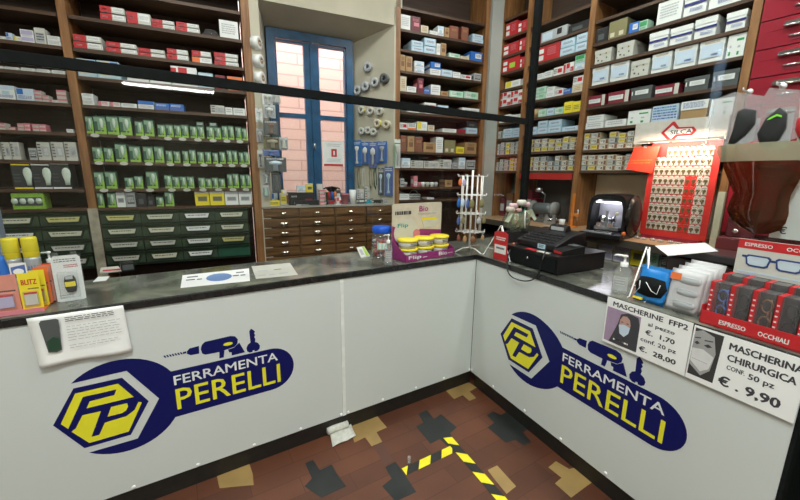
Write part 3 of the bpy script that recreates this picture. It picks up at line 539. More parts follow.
# ------------------------------------------------------------------ green parts drawers
GRN = mat('green_drawer_plastic', (.042, .068, .038), .45, var=.12, scale=12); GRND = mat('dark_green_drawer', (.016, .034, .02), .5); GRNP = mat('plain_green_drawer', (.02, .085, .05), .4)  # darker green is for the cabinet body and label holders
CARDS = ['yellow', 'cream', 'white', 'cream', 'cream', 'cream', 'white', 'cream', 'offwhite', 'offwhite', 'white', 'yellow', 'offwhite', 'cream', 'white', None]
LABY = mat('aged_yellow_label', (.55, .52, .2), .6); LABC = mat('aged_cream_label', (.6, .6, .46), .6)
def drawer_cabinet(u0, cw, ncol, label, cards):
    t = thing('drawer_cabinet', label, 'drawers', BW.pt(u0, .0, 0), BW.ang)
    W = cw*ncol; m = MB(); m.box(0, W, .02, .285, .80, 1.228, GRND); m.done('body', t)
    for r in range(4):
        for c in range(ncol):
            z1 = 1.222-.104*r; z0 = z1-.090; a = c*cw+.004; b = (c+1)*cw-.004; card = cards[r*ncol+c]
            m = MB(); g = GRN if card else GRNP
            m.box(a, b, .004, .02, z0, z1, g); m.hexa([(a, .004, z1-.022), (b, .004, z1-.022), (b, .018, z1-.022), (a, .018, z1-.022), (a, -.012, z1), (b, -.012, z1), (b, .018, z1), (a, .018, z1)], g)
            if card:
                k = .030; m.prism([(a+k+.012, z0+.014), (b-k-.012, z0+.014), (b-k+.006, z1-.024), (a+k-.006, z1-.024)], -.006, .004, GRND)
            d = m.done('drawer', t)
            if card:
                cm = {'yellow': LABY, 'cream': LABC}.get(card) or C(card); k = .048; s = 1 if cw > .25 or True else 1
                m = MB(); m.prism([(a+k, z0+.026), (b-k, z0+.026), (b-k+.012, z1-.030), (a+k-.012, z1-.030)], -.0085, -.006, cm)
                m.dashes(a+k+.01, b-k-.01, z0+.038, z1-.040, -.0092, 'ink', 1, .5, r*7+c); m.done('label_card', d)
    return t
ua = max(BW.u_at(97.5, 1.22), -1.762); ub = min(BW.u_at(247.5, 1.22), -.697)
drawer_cabinet(ua, (ub-ua)/4, 4, 'dark green parts drawers of four columns under the light bulb packs', CARDS)
drawer_cabinet(-1.835-3*.27, .27, 3, 'dark green parts drawers at the far left behind the spray cans', ['white', 'cream', 'yellow', 'cream', 'white', 'cream', 'white', 'cream', 'offwhite', 'cream', 'white', 'offwhite'])
# ------------------------------------------------------------------ wooden chest under the window
t = thing('drawer_chest', 'dark wooden chest of small drawers below the blue window', 'chest', BW.o, BW.ang)
xs = [BW.u_at(x, 1.2) for x in (260.5, 298.5, 334.7, 366, 394)]; xs[0] = max(xs[0], -.627); xs[-1] = min(xs[-1], .612)
MB().box(-.626, .612, .012, .285, .1, 1.218, W_CH).done('carcass', t)
MB().box(-.628, .614, -.012, .295, 1.219, 1.236, mat('chest_top_stone', (.34, .32, .28), .35, var=.2, scale=8)).done('top', t)
CUP = mat('polished_cup_pull', (.75, .72, .65), .2, 1.)
for c in range(4):
    a, b = xs[c]+.006, xs[c+1]-.006
    for r in range(9):
        z1 = 1.212-.0865*r; z0 = z1-.076
        m = MB(); m.box(a, b, -.004, .011, z0, z1, W_CH); m.box(a+.012, b-.012, -.008, -.004, z0+.010, z1-.010, W_CH); d = m.done('drawer', t)
        q = (a+b)/2+.02*(c == 0); zz_ = (z0+z1)/2-.004
        m = MB(); wd = .040 if c < 2 and r else .026
        m.lathe([(0, 0), (wd, 0), (wd*.9, wd*.5), (wd*.5, wd*.8), (0, wd*.85)], CUP, (0, 0, 0), 14, Matrix.Translation((q, -.009, zz_+.006))@Matrix.Rotation(math.pi, 4, 'X'), sy=.55); m.done('cup_pull', d)
# ------------------------------------------------------------------ goods standing on the chest
def on_chest(x0, x1, yt, v=.05, z=1.2365): 
    a, b = BW.u_at(x0, z, v), BW.u_at(x1, z, v); return (a+b)/2, b-a, BW.hit((x0+x1)/2, yt, v)[1]-z
def chest_box(name, x0, x1, yt, v, d, st, lab, cat, z=1.2365):
    u, w_, h = on_chest(x0, x1, yt, v, z)
    return tag(carton_mesh(w_, h, d, st, int(x0)).done(name, None, BW.pt(u, v, z), BW.ang), lab, cat), h
ST['kb'] = ('black', [(.05, .05, .25, .15, 'white')], (.1, .08, .6, .2, 'white'), 'x')
ST['kk'] = ('black', [(.62, .1, .9, .5, 'darkred')], (.08, .62, .3, .75, 'white'), 'x')
chest_box('carton', 262.5, 267, 198, .03, .05, 'w', 'small white carton at the left end of the wooden chest', 'box')
chest_box('carton', 268, 280, 200.5, .02, .04, 'y', 'low bright yellow carton near the left end of the wooden chest', 'box')
_, hb = chest_box('tool_case', 289.5, 315, 192.5, .06, .12, 'kk', 'large black tool box on the wooden chest under the window', 'tool box')
chest_box('tool_case', 295, 319, 200.5, .015, .035, 'kb', 'low black tool box in front of the larger black one', 'tool box')
chest_box('card', 297, 305.5, 185.5, .09, .03, 'wb', 'white card standing on the black tool box', 'card', 1.2365+hb+.001)
chest_box('card', 306.5, 313, 183.5, .09, .03, 'yw', 'yellow card standing on the black tool box', 'card', 1.2365+hb+.001)
chest_box('carton', 280.5, 288.5, 194, .10, .06, 'sy', 'yellow-green pack left of the large black tool box', 'box')
def stack_packs(x0, x1, yt, v, n, cols, lab):
    u, w_, h = on_chest(x0, x1, yt, v)
    for j in range(n):
        tag(carton_mesh(w_, h/n-.001, .06, cols[j], j).done('carton', None, BW.pt(u, v, 1.2365+j*h/n), BW.ang), f'{STK[n][j]} pink and white pack of the stack {lab}', 'box', 'pink packs by the black tool box')
stack_packs(320, 326, 189.5, .04, 4, ['pr', 'pw', 'pr', 'pw'], 'right of the black tool box')
u, w_, h = on_chest(327, 339, 188, .1)
t = thing('brush_rack', 'small rack with fanned black brushes in the window', 'display rack', BW.pt(u, .1, 1.2365), BW.ang)
m = MB(); m.box(-.045, .045, 0, .08, 0, .035, 'darkgrey'); m.box(-.045, .045, .06, .08, 0, .10, 'darkgrey'); m.box(-.04, .04, -.004, .0, .004, .03, 'red'); m.done('rack_base', t)
for k, cl in enumerate(('red', 'blue', 'orange')): MB().lathe([(0, 0), (.013, 0), (.013, .07), (.008, .08), (0, .08)], C(cl), (-.03+.03*k, .03, .036), 12).done('can', t)
m = MB()
for k in range(7): m.tube([(-.0, .05, .10), (-.055+.018*k, .035, .165-.004*abs(k-3)), (-.08+.026*k, .02, .158-.006*abs(k-3))], .009, BLACKP, 7)
m.done('brush', t)
u, w_, h = on_chest(342.5, 350, 194, .03); tag(MB().lathe([(0, 0), (w_*.42, 0), (w_*.5, h*.9), (w_*.54, h*.9), (w_*.54, h), (0, h)], C('pink'), seg=18).done('tub', None, BW.pt(u, .03+w_/2, 1.2365)), 'small pink and white plastic tub on the wooden chest', 'tub')
u, w_, h = on_chest(350.5, 357, 190, .05); tag(MB().lathe([(0, 0), (w_*.4, 0), (w_*.5, h), (w_*.44, h), (w_*.36, .01), (0, .01)], C('white'), seg=18).done('cup', None, BW.pt(u, .05+w_/2, 1.2365)), 'tall white plastic cup behind the pink tub on the chest', 'cup')
chest_box('carton', 358, 365, 199, .05, .05, 'dx', 'dark small box right of the white cup on the chest', 'box')
u, w_, h = on_chest(366, 373, 199, .04); t = thing('blow_torch', 'small teal spray head lying at the right of the chest', 'spray head', BW.pt(u, .06, 1.2365), BW.ang)
m = MB(); m.box(-.03, .03, 0, .03, 0, .02, mat('teal_plastic', (.02, .25, .32), .4)); m.box(-.012, .02, .004, .026, .02, .04, mat('teal_plastic')); m.done('body', t); MB().tube([(.015, .015, .04), (.045, .015, .045)], .005, BLACKP).done('nozzle', t)
for k, (x0, x1, yt, v, st) in enumerate(sorted(((281, 287, 190, .17, 'wy'), (318, 323, 184, .17, 'gw'), (324.5, 328, 192, .04, 'kb'), (336, 341, 190, .17, 'dx'), (335.5, 341, 197, .03, 'rs'), (357.5, 364, 189, .2, 'e'), (365, 371, 186.5, .2, 'e'), (372.5, 379, 188, .2, 'wp'), (374, 381, 200, .05, 'kb'), (383, 390, 199, .05, 'g'), (272, 278, 193, .17, 'bw'), (263, 269, 190, .17, 'sg')))):
    chest_box('carton', x0, x1, yt, v, .05, st, f"{ST[st][3] if len(ST[st][3]) > 2 else 'black small pack'} {ORD[k+1]} from left in the clutter on the chest", 'box')
# ------------------------------------------------------------------ goods hung beside the window
RV = Frame(*BW.pt(.60, -.0, 0)[:2], BW.ang+math.atan2(-.36, .31))
def spool(px, py, r, col, core, lab, wd=.035, ang=0.):
    u, z = RV.hit(px, py, -.03)
    t = thing('wire_spool', lab, 'spool', RV.pt(u, -.004, z), RV.ang, None); X = Matrix.Rotation(math.pi/2, 4, 'X')
    m = MB(); m.lathe([(r, 0), (r, .004), (r*.72, .005), (r*.72, wd-.005), (r, wd-.004), (r, wd), (r*.35, wd), (r*.35, .0), (r, 0)], C(core) if isinstance(core, str) else core, seg=20, mt=X); m.done('reel', t)
    MB().lathe([(r*.735, .006), (r*.9, .007), (r*.9, wd-.007), (r*.735, wd-.006)], C(col) if isinstance(col, str) else col, seg=20, mt=X).done('wire', t)
    MB().tube([(0, .003, 0), (0, -wd-.02, .0), (0, -wd-.024, .006)], .003, STEEL).done('peg', t)
spool(367.5, 67, .044, STEEL, 'grey', 'topmost silver spool, alone on the cream window reveal')
for k, (x, y) in enumerate(((357, 90.5), (365, 86.5), (374.5, 82.5), (384, 78.5))):
    spool(x, y, .044, STEEL if k != 1 else C('darkgrey'), 'grey' if k != 3 else 'darkgrey', f'silver wire spool, {ORD[k+1]} from left of the row above the black bar')
for k, (x, y, c) in enumerate(((361, 110, 'yellow'), (370, 111, 'pink'), (379.5, 111.5, 'tan'))): spool(x, y, .038, c, 'offwhite', f'{("yellow", "pink", "tan")[k]} wire spool just below the black bar')
for k, (x, y, c) in enumerate(((377.5, 123.5, 'yellow'), (386.5, 124.5, 'cream'))): spool(x, y, .04, c, 'cream', f'{("yellow", "cream")[k]} wire spool of the pair above the blue packs', .045)
for k, (x, y, c) in enumerate(((362, 131, 'grey'), (368.5, 130.5, 'redbrown'), (374, 132, 'grey'))): spool(x, y, .036, c, 'offwhite', f'{("grey wire spool left of the red-brown one", "red-brown wire spool between two grey ones", "grey wire spool right of the red-brown one")[k]} above the blue packs', .045)
def hung_pack(fr, x0, x1, y0, y1, v, body, ins, lab, cat='hanging pack', nm='blister_pack', grp=None):
    a, zt = fr.hit(x0, y0, v); b, _ = fr.hit(x1, y0, v); zb = fr.hit((x0+x1)/2, y1, v)[1]; w_, h = abs(b-a), zt-zb
    t = thing(nm, lab, cat, fr.pt((a+b)/2, v, zb), fr.ang, grp)
    m = MB(); m.prism([(-w_/2, 0), (w_/2, 0), (w_/2, h), (w_*.12, h), (0, h-.008), (-w_*.12, h), (-w_/2, h)], 0, .002, body); m.dashes(-w_*.4, w_*.4, h*.82, h*.94, -.0006, 'white', 2, .5, int(x0)); m.done('card', t)
    m = MB(); rs = random.Random(int(x0*7+y0)); k_ = rs.choice((0, 1, 2)); m.lathe(([(0, 0), (.28*w_, .02*h), (.3*w_, .1*h), (.14*w_, .45*h), (.16*w_, .6*h), (.1*w_, .68*h), (0, .7*h)], [(0, 0), (.12*w_, .01*h), (.12*w_, .4*h), (.3*w_, .44*h), (.3*w_, .6*h), (.1*w_, .68*h), (0, .7*h)], [(0, 0), (.22*w_, .03*h), (.08*w_, .12*h), (.08*w_, .5*h), (.24*w_, .6*h), (.2*w_, .68*h), (0, .7*h)])[k_], C(ins) if isinstance(ins, str) else ins, (0, -.006, .08*h), 12, sy=.4); m.done('tool', t)
    m = MB(); m.box(-w_*.38, w_*.38, -.022, 0, h*.05, h*.78, CLEAR); m.done('bubble', t)
    MB().tube([(0, .004, h-.006), (0, -.03, h-.004), (0, -.034, h+.004)], .002, STEEL).done('hook', t)
    return t
hung_pack(RV, 352.5, 361.3, 140.5, 166, -.03, mat('pack_blue', (.02, .2, .6), .4), 'white', 'bright blue blister pack, leftmost of the row on the reveal')
hung_pack(RV, 361.5, 368.8, 142, 164, -.04, 'blue', 'white', 'blue blister pack, second from left on the reveal')
hung_pack(RV, 369, 376.8, 142, 167, -.03, 'inkblue', 'white', 'dark blue blister pack, third from left on the reveal')
hung_pack(RV, 377, 387, 141.5, 163, -.03, 'blue', 'grey', 'blue blister pack with grey tool, rightmost of the row on the reveal')
hung_pack(RV, 378, 384, 168, 195, -.03, 'darkgrey', 'paleblue', 'long narrow dark pack hanging low on the reveal')
hung_pack(RV, 384.5, 393, 166.5, 196, -.03, 'inkblue', 'lightblue', 'long blue pack hanging low beside the narrow dark one')
for k, (x, c) in enumerate(((358, 'olive'), (363, 'offwhite'), (370, 'olive'), (374.5, 'darkgreen'))):
    u, z = RV.hit(x, 168, -.03); t = thing('cable_hank', f'{("olive", "off-white", "pale olive", "dark green")[k]} cable hank, {ORD[k+1]} from left under the blue packs', 'cable', RV.pt(u, -.004, z), RV.ang)
    m = MB()
    for s in range(3): m.tube([(-.004*s, -.012-.004*s, 0), (-.014-.003*s, -.012, -.06), (-.012+.004*s, -.014, -.17), (.004, -.014, -.21+.01*s), (.014+.002*s, -.012, -.16), (.012, -.012, -.05), (.002*s, -.012, 0)], .003, c, 6)
    m.done('cable', t); MB().tube([(0, .003, 0), (0, -.035, 0)], .003, STEEL).done('peg', t)
# left jamb: rolls and packs on pegs
def jamb_roll(px, py, r, lab):
    u, z = BW.hit(px, py, -.03); t = thing('tape_roll', lab, 'tape roll', BW.pt(u, -.0, z), BW.ang-.55); X = Matrix.Rotation(math.pi/2, 4, 'X')@Matrix.Rotation(0, 4, 'Z')
    Y_ = Matrix.Rotation(math.pi/2, 4, 'Y')
    MB().lathe([(r*.45, -.028), (r, -.028), (r, .028), (r*.45, .028), (r*.45, -.028)], C('white'), (0, 0, 0), 22, Matrix.Translation((0, -.0, 0))@Y_).done('tape', t)
    MB().lathe([(r*.38, -.029), (r*.46, -.029), (r*.46, .031), (r*.38, .031), (r*.38, -.029)], C('tan'), (0, 0, 0), 18, Y_).done('core', t)
    MB().tube([(-.06, .0, .0), (.05, .0, 0)], .004, STEEL).done('peg', t)
jamb_roll(256.5, 42, .05, 'white tape roll, topmost of the three beside the window')
jamb_roll(258.5, 60, .048, 'white tape roll, middle of the three beside the window')
jamb_roll(260, 77.5, .05, 'white tape roll, lowest of the three beside the window')
JP = [(262, 272, 93, 106, 'white', 'offwhite', 'white pack hanging just below the black bar by the window'), (263, 275, 104, 118, 'grey', 'white', 'pale pack with sticker hanging under the white one'),
      (263, 278, 120, 135, 'darkgrey', 'brown', 'dark pack with brown handles left of the window'), (263, 281, 136, 149, 'olive', 'cream', 'olive pack of cream tools left of the window'),
      (262, 279, 149.5, 156, 'inkblue', 'blue', 'short dark blue pack left of the window'), (264, 286, 157, 172, 'darkgrey', 'paleblue', 'grey bag of pale fittings left of the window'),
      (262, 270, 172, 184, 'grey', 'white', 'small clear pack with white fittings left of the window'), (271, 280, 170, 193, 'darkgrey', 'darkgrey', 'long dark pack hanging lowest left of the window'), (262, 269, 185, 197, 'grey', 'mint', 'small grey pack just above the chest')]
JP += [(271, 280, 93, 104, 'offwhite', 'grey', 'off-white pack right of the white one under the bar'), (279, 288, 137, 150, 'grey', 'offwhite', 'grey pack overlapping the window frame at mid height'), (255, 262, 108, 122, 'white', 'grey', 'narrow white pack close to the left upright'), (256, 263, 128, 142, 'grey', 'white', 'narrow grey pack close to the left upright'), (257, 263, 150, 168, 'offwhite', 'darkgrey', 'narrow off-white pack above the chest corner')]
for k, (x0, x1, y0, y1, b_, i_, l_) in enumerate(JP): hung_pack(BW, x0, x1, y0, y1, -.012-.028*(k % 3), b_, i_, l_)
t = hung_pack(BW, 394.5, 400.5, 139, 168, -.03, 'white', 'offwhite', 'tall white pack with green border on the shelf upright')
m = MB(); m.prism([(-.03, 0), (-.024, 0), (-.024, .23), (-.03, .23)], -.002, .003, 'green'); m.prism([(-.03, .225), (.03, .225), (.03, .235), (-.03, .235)], -.002, .003, 'green'); m.done('green_border', t)
# notice stuck to the right pane
u0, z0 = BW.hit(323, 166, .29); u1, z1 = BW.hit(343.5, 142, .29)
t = thing('notice', 'white notice with a red square stuck on the right window pane', 'sign', BW.pt(u0, .285, z0), BW.ang); W_, H_ = u1-u0, z1-z0
m = MB(); m.box(0, W_, 0, .002, 0, H_, 'white'); m.face([(W_*.4, -.001, H_*.38), (W_*.66, -.001, H_*.38), (W_*.66, -.001, H_*.7), (W_*.4, -.001, H_*.7)], 'red'); m.face([(W_*.49, -.0015, H_*.45), (W_*.57, -.0015, H_*.45), (W_*.57, -.0015, H_*.62), (W_*.49, -.0015, H_*.62)], 'white')
m.face([(.01, -.001, .0), (W_-.01, -.001, .0), (W_-.01, -.001, H_*.09), (.01, -.001, H_*.09)], 'red'); m.dashes(W_*.2, W_*.85, H_*.76, H_*.9, -.001, 'grey', 2, .4); m.dashes(W_*.2, W_*.85, H_*.14, H_*.3, -.001, 'grey', 3, .4); m.done('paper', t)
# ------------------------------------------------------------------ red drawer cabinet, upper right
REDM = mat('red_gloss_enamel', (.30, .012, .028), .28, var=.08, scale=4)
t = thing('drawer_cabinet', 'glossy red metal drawers with chrome handles at the upper right', 'drawers', RW.pt(2.07, -.0, 0), RW.ang)
MB().box(0, 1.3, .01, .3, 1.0735, 3.3, mat('dark_red_enamel', (.06, .004, .008), .5)).done('body', t)
for r in range(11):
    for c in range(4):
        z1 = 2.267+.1565*4-.1565*r-.003; z0 = z1-.150; a = .004+c*.32; b = a+.313
        m = MB(); m.box(a, b, -.006, .009, z0, z1, REDM); m.box(a+.03, b-.03, -.0075, -.006, z0+.09, z1-.012, REDM); d = m.done('drawer', t, bevel=.0015)
        q = a+.17
        if 1 < r < 9:
            m = MB(); m.prism([(q-.065, z1-.046), (q+.065, z1-.046), (q+.055, z1-.028), (q-.055, z1-.028)], -.028, -.006, CHROME); m.tube([(q-.06, -.026, z1-.05), (q+.06, -.026, z1-.05)], .006, CHROME); m.done('handle', d)
            m = MB(); m.tube([(q-.035, -.012, z0+.045), (q+.035, -.012, z0+.045)], .006, CHROME); m.box(q-.03, q+.03, -.0085, -.006, z0+.022, z0+.036, 'darkred'); m.done('label_holder', d)
# ------------------------------------------------------------------ side bench behind the right counter
p0 = at_z(570, 231.5, 1.075); p1 = at_z(700, 252, 1.075); ff = [((p-RW.o).dot(RW.d), (p-RW.o).dot(RW.n)) for p in (p0, p1)]
sl = (ff[1][1]-ff[0][1])/(ff[1][0]-ff[0][0]); vf = lambda u: ff[0][1]+sl*(u-ff[0][0])
t = thing('side_bench', 'long side bench with a pale wooden top under the right shelves', 'bench', RW.o, RW.ang)
m = MB(); m.slab([(0, vf(0)), (3.2, vf(3.2)), (3.2, .29), (0, .29)], 1.045, 1.073, W_BENCH); m.slab([(0, vf(0)-.006), (3.2, vf(3.2)-.006), (3.2, vf(3.2)), (0, vf(0))], 1.02, 1.073, mat('bench_edge', (.07, .06, .045), .5)); m.done('worktop', t)
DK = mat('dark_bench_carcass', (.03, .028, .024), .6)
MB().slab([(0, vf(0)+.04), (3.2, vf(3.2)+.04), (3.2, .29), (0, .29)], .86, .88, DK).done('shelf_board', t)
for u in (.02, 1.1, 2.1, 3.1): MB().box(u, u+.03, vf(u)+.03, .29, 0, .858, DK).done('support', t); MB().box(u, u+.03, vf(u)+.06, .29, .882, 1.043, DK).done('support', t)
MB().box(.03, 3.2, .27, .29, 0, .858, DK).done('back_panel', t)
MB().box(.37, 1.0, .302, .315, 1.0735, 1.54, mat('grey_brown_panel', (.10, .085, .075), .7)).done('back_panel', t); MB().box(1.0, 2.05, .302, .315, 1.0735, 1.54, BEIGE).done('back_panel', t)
MB().box(.375, .965, -.004, .0, 1.49, 1.549, mat('red_rail', (.42, .02, .015), .5)).done('red_rail', UR)
# papers and boxes stored under the bench
for k, (x0, x1, yt, st) in enumerate(((574, 583, 243, 'sg'), (584, 594, 242, 'gw'), (596, 610, 241.5, 'lw'), (611, 627, 243, 'lw'), (628, 641, 243, 'yw'), (643, 656, 250, 'mt'), (657, 672, 252, 'g'))):
    v = vf(.9)+.06; a, b = RW.u_at(x0, .885, v), RW.u_at(x1, .885, v); h = min(.14, max(.06, RW.hit((x0+x1)/2, yt, v)[1]-.881))
    if any(abs((a+b)/2-(u+.015)) < (b-a)/2+.02 for u in (.02, 1.1, 2.1)): b = a+(b-a)*.6; 
    tag(carton_mesh(b-a-.004, h, .15, st, k).done('carton', None, RW.pt((a+b)/2, v+.02, .881), RW.ang), f'{ST[st][2+1]} under the side bench, {ORD[k+1]} from left', 'box', 'boxes stored under the side bench')
# ------------------------------------------------------------------ key display board
BV = -.05
bl, zb_ = RW.hit(640, 228.5, BV); br, _ = RW.hit(707, 234, BV); hl, zh = RW.hit(636, 126, BV); hr, zh2 = RW.hit(731, 111.5, BV); hz = RW.hit(650, 143.5, BV)[1]; zt_ = (zh+zh2)/2; zb_ = 1.1
t = thing('key_display_board', 'red display board of key blanks under a white header with key logo', 'display board', RW.pt(0, BV, 0), RW.ang)
REDB = mat('red_display_board', (.50, .025, .02), .45, var=.06)
MB().box(bl, hr-.01, 0, .012, zb_, hz, REDB).done('panel', t)
m = MB(); m.box(hl, hr, -.002, .012, hz+.001, zt_, mat('header_white', (.66, .62, .56), .5)); hd = m.done('header', t)
m = MB(); m.box(bl+.05, bl+.09, .0125, .045, 1.0735, 1.8, 'darkred'); m.box(hr-.1, hr-.06, .0125, .045, 1.0735, 1.8, 'darkred'); m.box(bl+.02, hr-.04, -.01, .045, 1.0735, 1.0995, 'darkred'); m.done('stand', t)
KZ, KU = hz, (bl+hr)/2
# key shaped logo: outline with the name inside
x0 = RW.hit(661.5, 131, BV)[0]; x1 = RW.hit(697, 130, BV)[0]; zc = RW.hit(674, 132, BV)[1]; s = (x1-x0)
key = [(0, 0), (.30, .33), (.36, .33), (.50, .14), (.90, .12), (1, 0), (.90, -.14), (.50, -.14), (.36, -.33), (.30, -.33)]
m = MB(); m.prism([(x0+a*s, zc+b*s) for a, b in key], -.0040, -.0025, 'red'); c0 = .45
inn = [(.10, 0), (.31, .21), (.33, .21), (.45, .085), (.86, .075), (.90, 0), (.86, -.085), (.45, -.085), (.33, -.21), (.31, -.21)]
m.prism([(x0+a*s, zc+b*s) for a, b in inn], -.0048, -.0040, 'white'); m.text('SILCA', x0+.28*s, x0+.88*s, zc-.075*s, zc+.055*s, -.0054, 'black', bold=.03); m.done('logo', hd)
# key blanks on white cards
def key_pack(bodycol):
    t = thing('key_blank_card', 'x', 'key blank')
    m = MB(); m.prism([(-.0158, -.050), (.0158, -.050), (.0158, .0), (.006, .010), (-.006, .010), (-.0158, .0)], -.0012, 0, bodycol); m.dashes(-.014, .014, -.01, -.003, -.0016, 'ink', 1); m.done('card', t)
    br_ = mat('brass_key', (.16, .12, .06), .4, .5)
    m = MB(); m.prism([(-.013, -.022), (-.007, -.013), (.007, -.013), (.013, -.022), (.010, -.032), (.005, -.035), (.005, -.046), (-.004, -.048), (-.004, -.035), (-.010, -.032)], -.0045, -.0025, br_); m.done('key_blank', t)
    MB().tube([(0, 0, .006), (0, -.03, .006), (0, -.032, .011)], .0012, STEEL, 5).done('hook', t)
    return t
kw, kr = key_pack(C('offwhite')), key_pack(C('brightred')); used = set()
NR, NC = 9, 10
for r in range(NR):
    for c in range(NC):
        if r < 1 and c < 2: continue
        u = bl+.055+(hr-.07-bl-.05)*c/(NC-1)-.0; z = hz-.045-(hz-zb_-.14)*r/(NR-1)
        src = kr if c in (6, 7) and r > 2 else kw
        o = src if src.name not in used else copy_tree(src); used.add(src.name)
        o.location = RW.pt(u, BV-.0005, z); o.rotation_euler.z = RW.ang; sc_ = 1.0; o.scale = (sc_, 1.2, sc_)
        tag(o, f"{'red' if src is kr else 'white'} key blank card, {ORD[c+1]} from left, {ORD[r+1]} row of the red board", 'key blank', 'key blanks on the red display board')
# red leaflet clipped to the left of the board
u0, zA = RW.hit(633, 147, BV-.02); u1, zC_ = RW.hit(655, 172, BV-.02)
t = thing('leaflet', 'bright red leaflet clipped at the upper left of the key board', 'leaflet', RW.pt(u0, BV-.02, 0), RW.ang)
m = MB(); m.prism([(0-.03, zC_+.02), (u1-u0-.02, zC_-.01), (u1-u0+.01, zA-.005), (0+.01, zA)], 0, .0015, mat('leaflet_red', (.78, .06, .03), .4)); m.dashes(.0, u1-u0-.03, zC_+.05, zC_+.09, -.001, 'orange', 2, .4); m.done('sheet', t)
MB().box((u1-u0)/2-.01, (u1-u0)/2+.01, -.004, .019, zA-.012, zA+.004, STEEL).done('clip', t)
# loose keys and little bags lying on the bench below the board
for k in range(8):
    u = bl-.02+k*.055; z = 1.0735; v = BV-.13+.02*(k % 2)
    t = thing('key_bag', f'small clear bag of keys below the red board, {ORD[k+1]} from left', 'bag of keys', RW.pt(u, v, z), RW.ang+.2*(k % 3-1), 'bags of keys on the bench')
    MB().lathe([(0, 0), (.02, 0), (.024, .008), (.014, .018), (0, .02)], BAG, seg=10, sy=.7).done('bag', t)
    m = MB(); m.box(-.014, .014, -.004, .004, .003, .007, mat('brass_key')); m.box(-.003, .012, -.009, -.003, .007, .011, STEEL); m.done('keys', t)
# cream strip and dark red machine to the right of the board
u0, z_ = RW.hit(707, 228, -.16); t_ = RW.hit(717, 181, -.16)
m = MB(); m.box(-.018, .018, 0, .03, 0, .36, mat('cream_strip', (.50, .52, .40), .5)); m.box(-.018, .018, -.001, .0, .03, .033, 'grey')
tag(m.done('edging_strip', None, RW.pt(hr+.045, BV-.05, 1.0735), RW.ang), 'upright cream strip standing right of the red key board', 'strip')
u = hr+.14; t = thing('engraving_machine', 'dark red machine with chrome screws right of the key board', 'machine', RW.pt(u, -.12, 1.0735), RW.ang)
m = MB(); m.box(-.075, .10, 0, .11, 0, .08, 'maroon', ); m.box(-.05, .08, .05, .11, .08, .26, 'maroon'); m.done('housing', t, bevel=.006)
m = MB(); m.tube([(-.04, .048, .20), (.02, .046, .20)], .008, CHROME); m.tube([(-.01, .045, .17), (-.01, .045, .23)], .006, CHROME); m.lathe([(0, 0), (.016, 0), (.016, .012), (0, .014)], CHROME, (0, 0, 0), 14, Matrix.Translation((0, .05, .12))@Matrix.Rotation(math.pi/2, 4, 'X')); m.done('adjuster', t)
# ------------------------------------------------------------------ key cutting machine on the bench
p = at_z(602, 237, 1.0735); ang = RW.ang+.12
t = thing('key_cutting_machine', 'black hooded key cutting machine with a lit work area on the bench', 'key machine', (p.x+.02, p.y, 1.0735), ang)
arch = lambda w_, h_, n=10: [(-w_/2, 0), (w_/2, 0)]+[(w_/2*(math.cos(a) if abs(math.cos(a)) < .999 else math.copysign(1, math.cos(a))) if False else w_/2*math.copysign(abs(math.cos(a))**.45, math.cos(a)), h_*.55+h_*.45*math.sin(a)**.6 if math.sin(a) > 0 else h_*.55) for a in [math.pi*k/n for k in range(n+1)]]
m = MB(); o_, i_ = arch(.36, .33), arch(.30, .29)
m.prism(o_, .16, .27, BLACKP)
for k in range(2, len(o_)-1):   # hood walls as a ring
    (ax, az), (bx, bz), (cx, cz), (dx, dz) = o_[k], o_[k+1], i_[k+1], i_[k]
    m.hexa([(ax, 0, az), (bx, 0, bz), (cx, 0, cz), (dx, 0, dz), (ax, .16, az), (bx, .16, bz), (cx, .16, cz), (dx, .16, dz)], BLACKP)
m.box(-.18, -.15, 0, .16, 0, .18, BLACKP); m.box(.15, .18, 0, .16, 0, .18, BLACKP); m.done('hood', t)
m = MB(); m.lathe([(0, 0), (.135, .0), (.14, .03), (.10, .06), (0, .07)], mat('smoked_hood', (.012, .01, .01), .25), (0, 0, 0), 20, Matrix.Translation((.17, .13, .165))@Matrix.Rotation(math.pi/2, 4, 'Y'), sx=1.15); m.done('side_guard', t)
m = MB(); m.box(-.20, .20, -.10, .26, 0, .035, BLACKP); m.box(-.17, .10, -.09, -.02, .035, .045, STEEL); m.box(-.06, .08, -.085, -.03, .045, .052, BLACKP); m.done('base', t, bevel=.004)
m = MB(); m.box(-.14, .14, .14, .155, .05, .26, mat('light_grey_steel', (.5, .5, .56), .35, .6)); m.done('inner_plate', t)
MB().box(-.12, .12, .02, .12, .262, .268, mat('machine_lamp', (.92, .9, 1), .5, emit=9)).done('work_lamp', t)
m = MB(); Rx = Matrix.Rotation(math.pi/2, 4, 'Y')
m.lathe([(0, 0), (.03, 0), (.03, .06), (.014, .06), (.014, .12), (.026, .12), (.026, .15), (0, .15)], CHROME, (0, 0, 0), 16, Matrix.Translation((-.10, .09, .13))@Rx)
m.box(-.12, .11, .03, .10, .052, .075, STEEL); m.box(-.09, -.04, .01, .06, .075, .11, CHROME); m.box(.02, .07, .01, .06, .075, .11, CHROME); m.box(-.02, .0, .03, .05, .075, .2, STEEL); m.done('carriage', t)
m = MB(); m.tube([(.06, .0, .12), (.10, -.03, .17), (.115, -.04, .19)], .006, BLACKP); m.lathe([(0, 0), (.014, .005), (.012, .03), (0, .034)], C('cream'), (.115, -.04, .17), 12); m.done('lever', t)
m = MB(); m.lathe([(0, 0), (.016, 0), (.016, .02), (0, .022)], C('orange'), (0, 0, 0), 14, Matrix.Translation((.215, -.07, .05))@Matrix.Rotation(math.pi/2, 4, 'X')); m.tube([(.2, -.05, .02), (.215, -.07, .05)], .005, STEEL); m.done('knob', t)
t.scale = (.74, .9, .97)
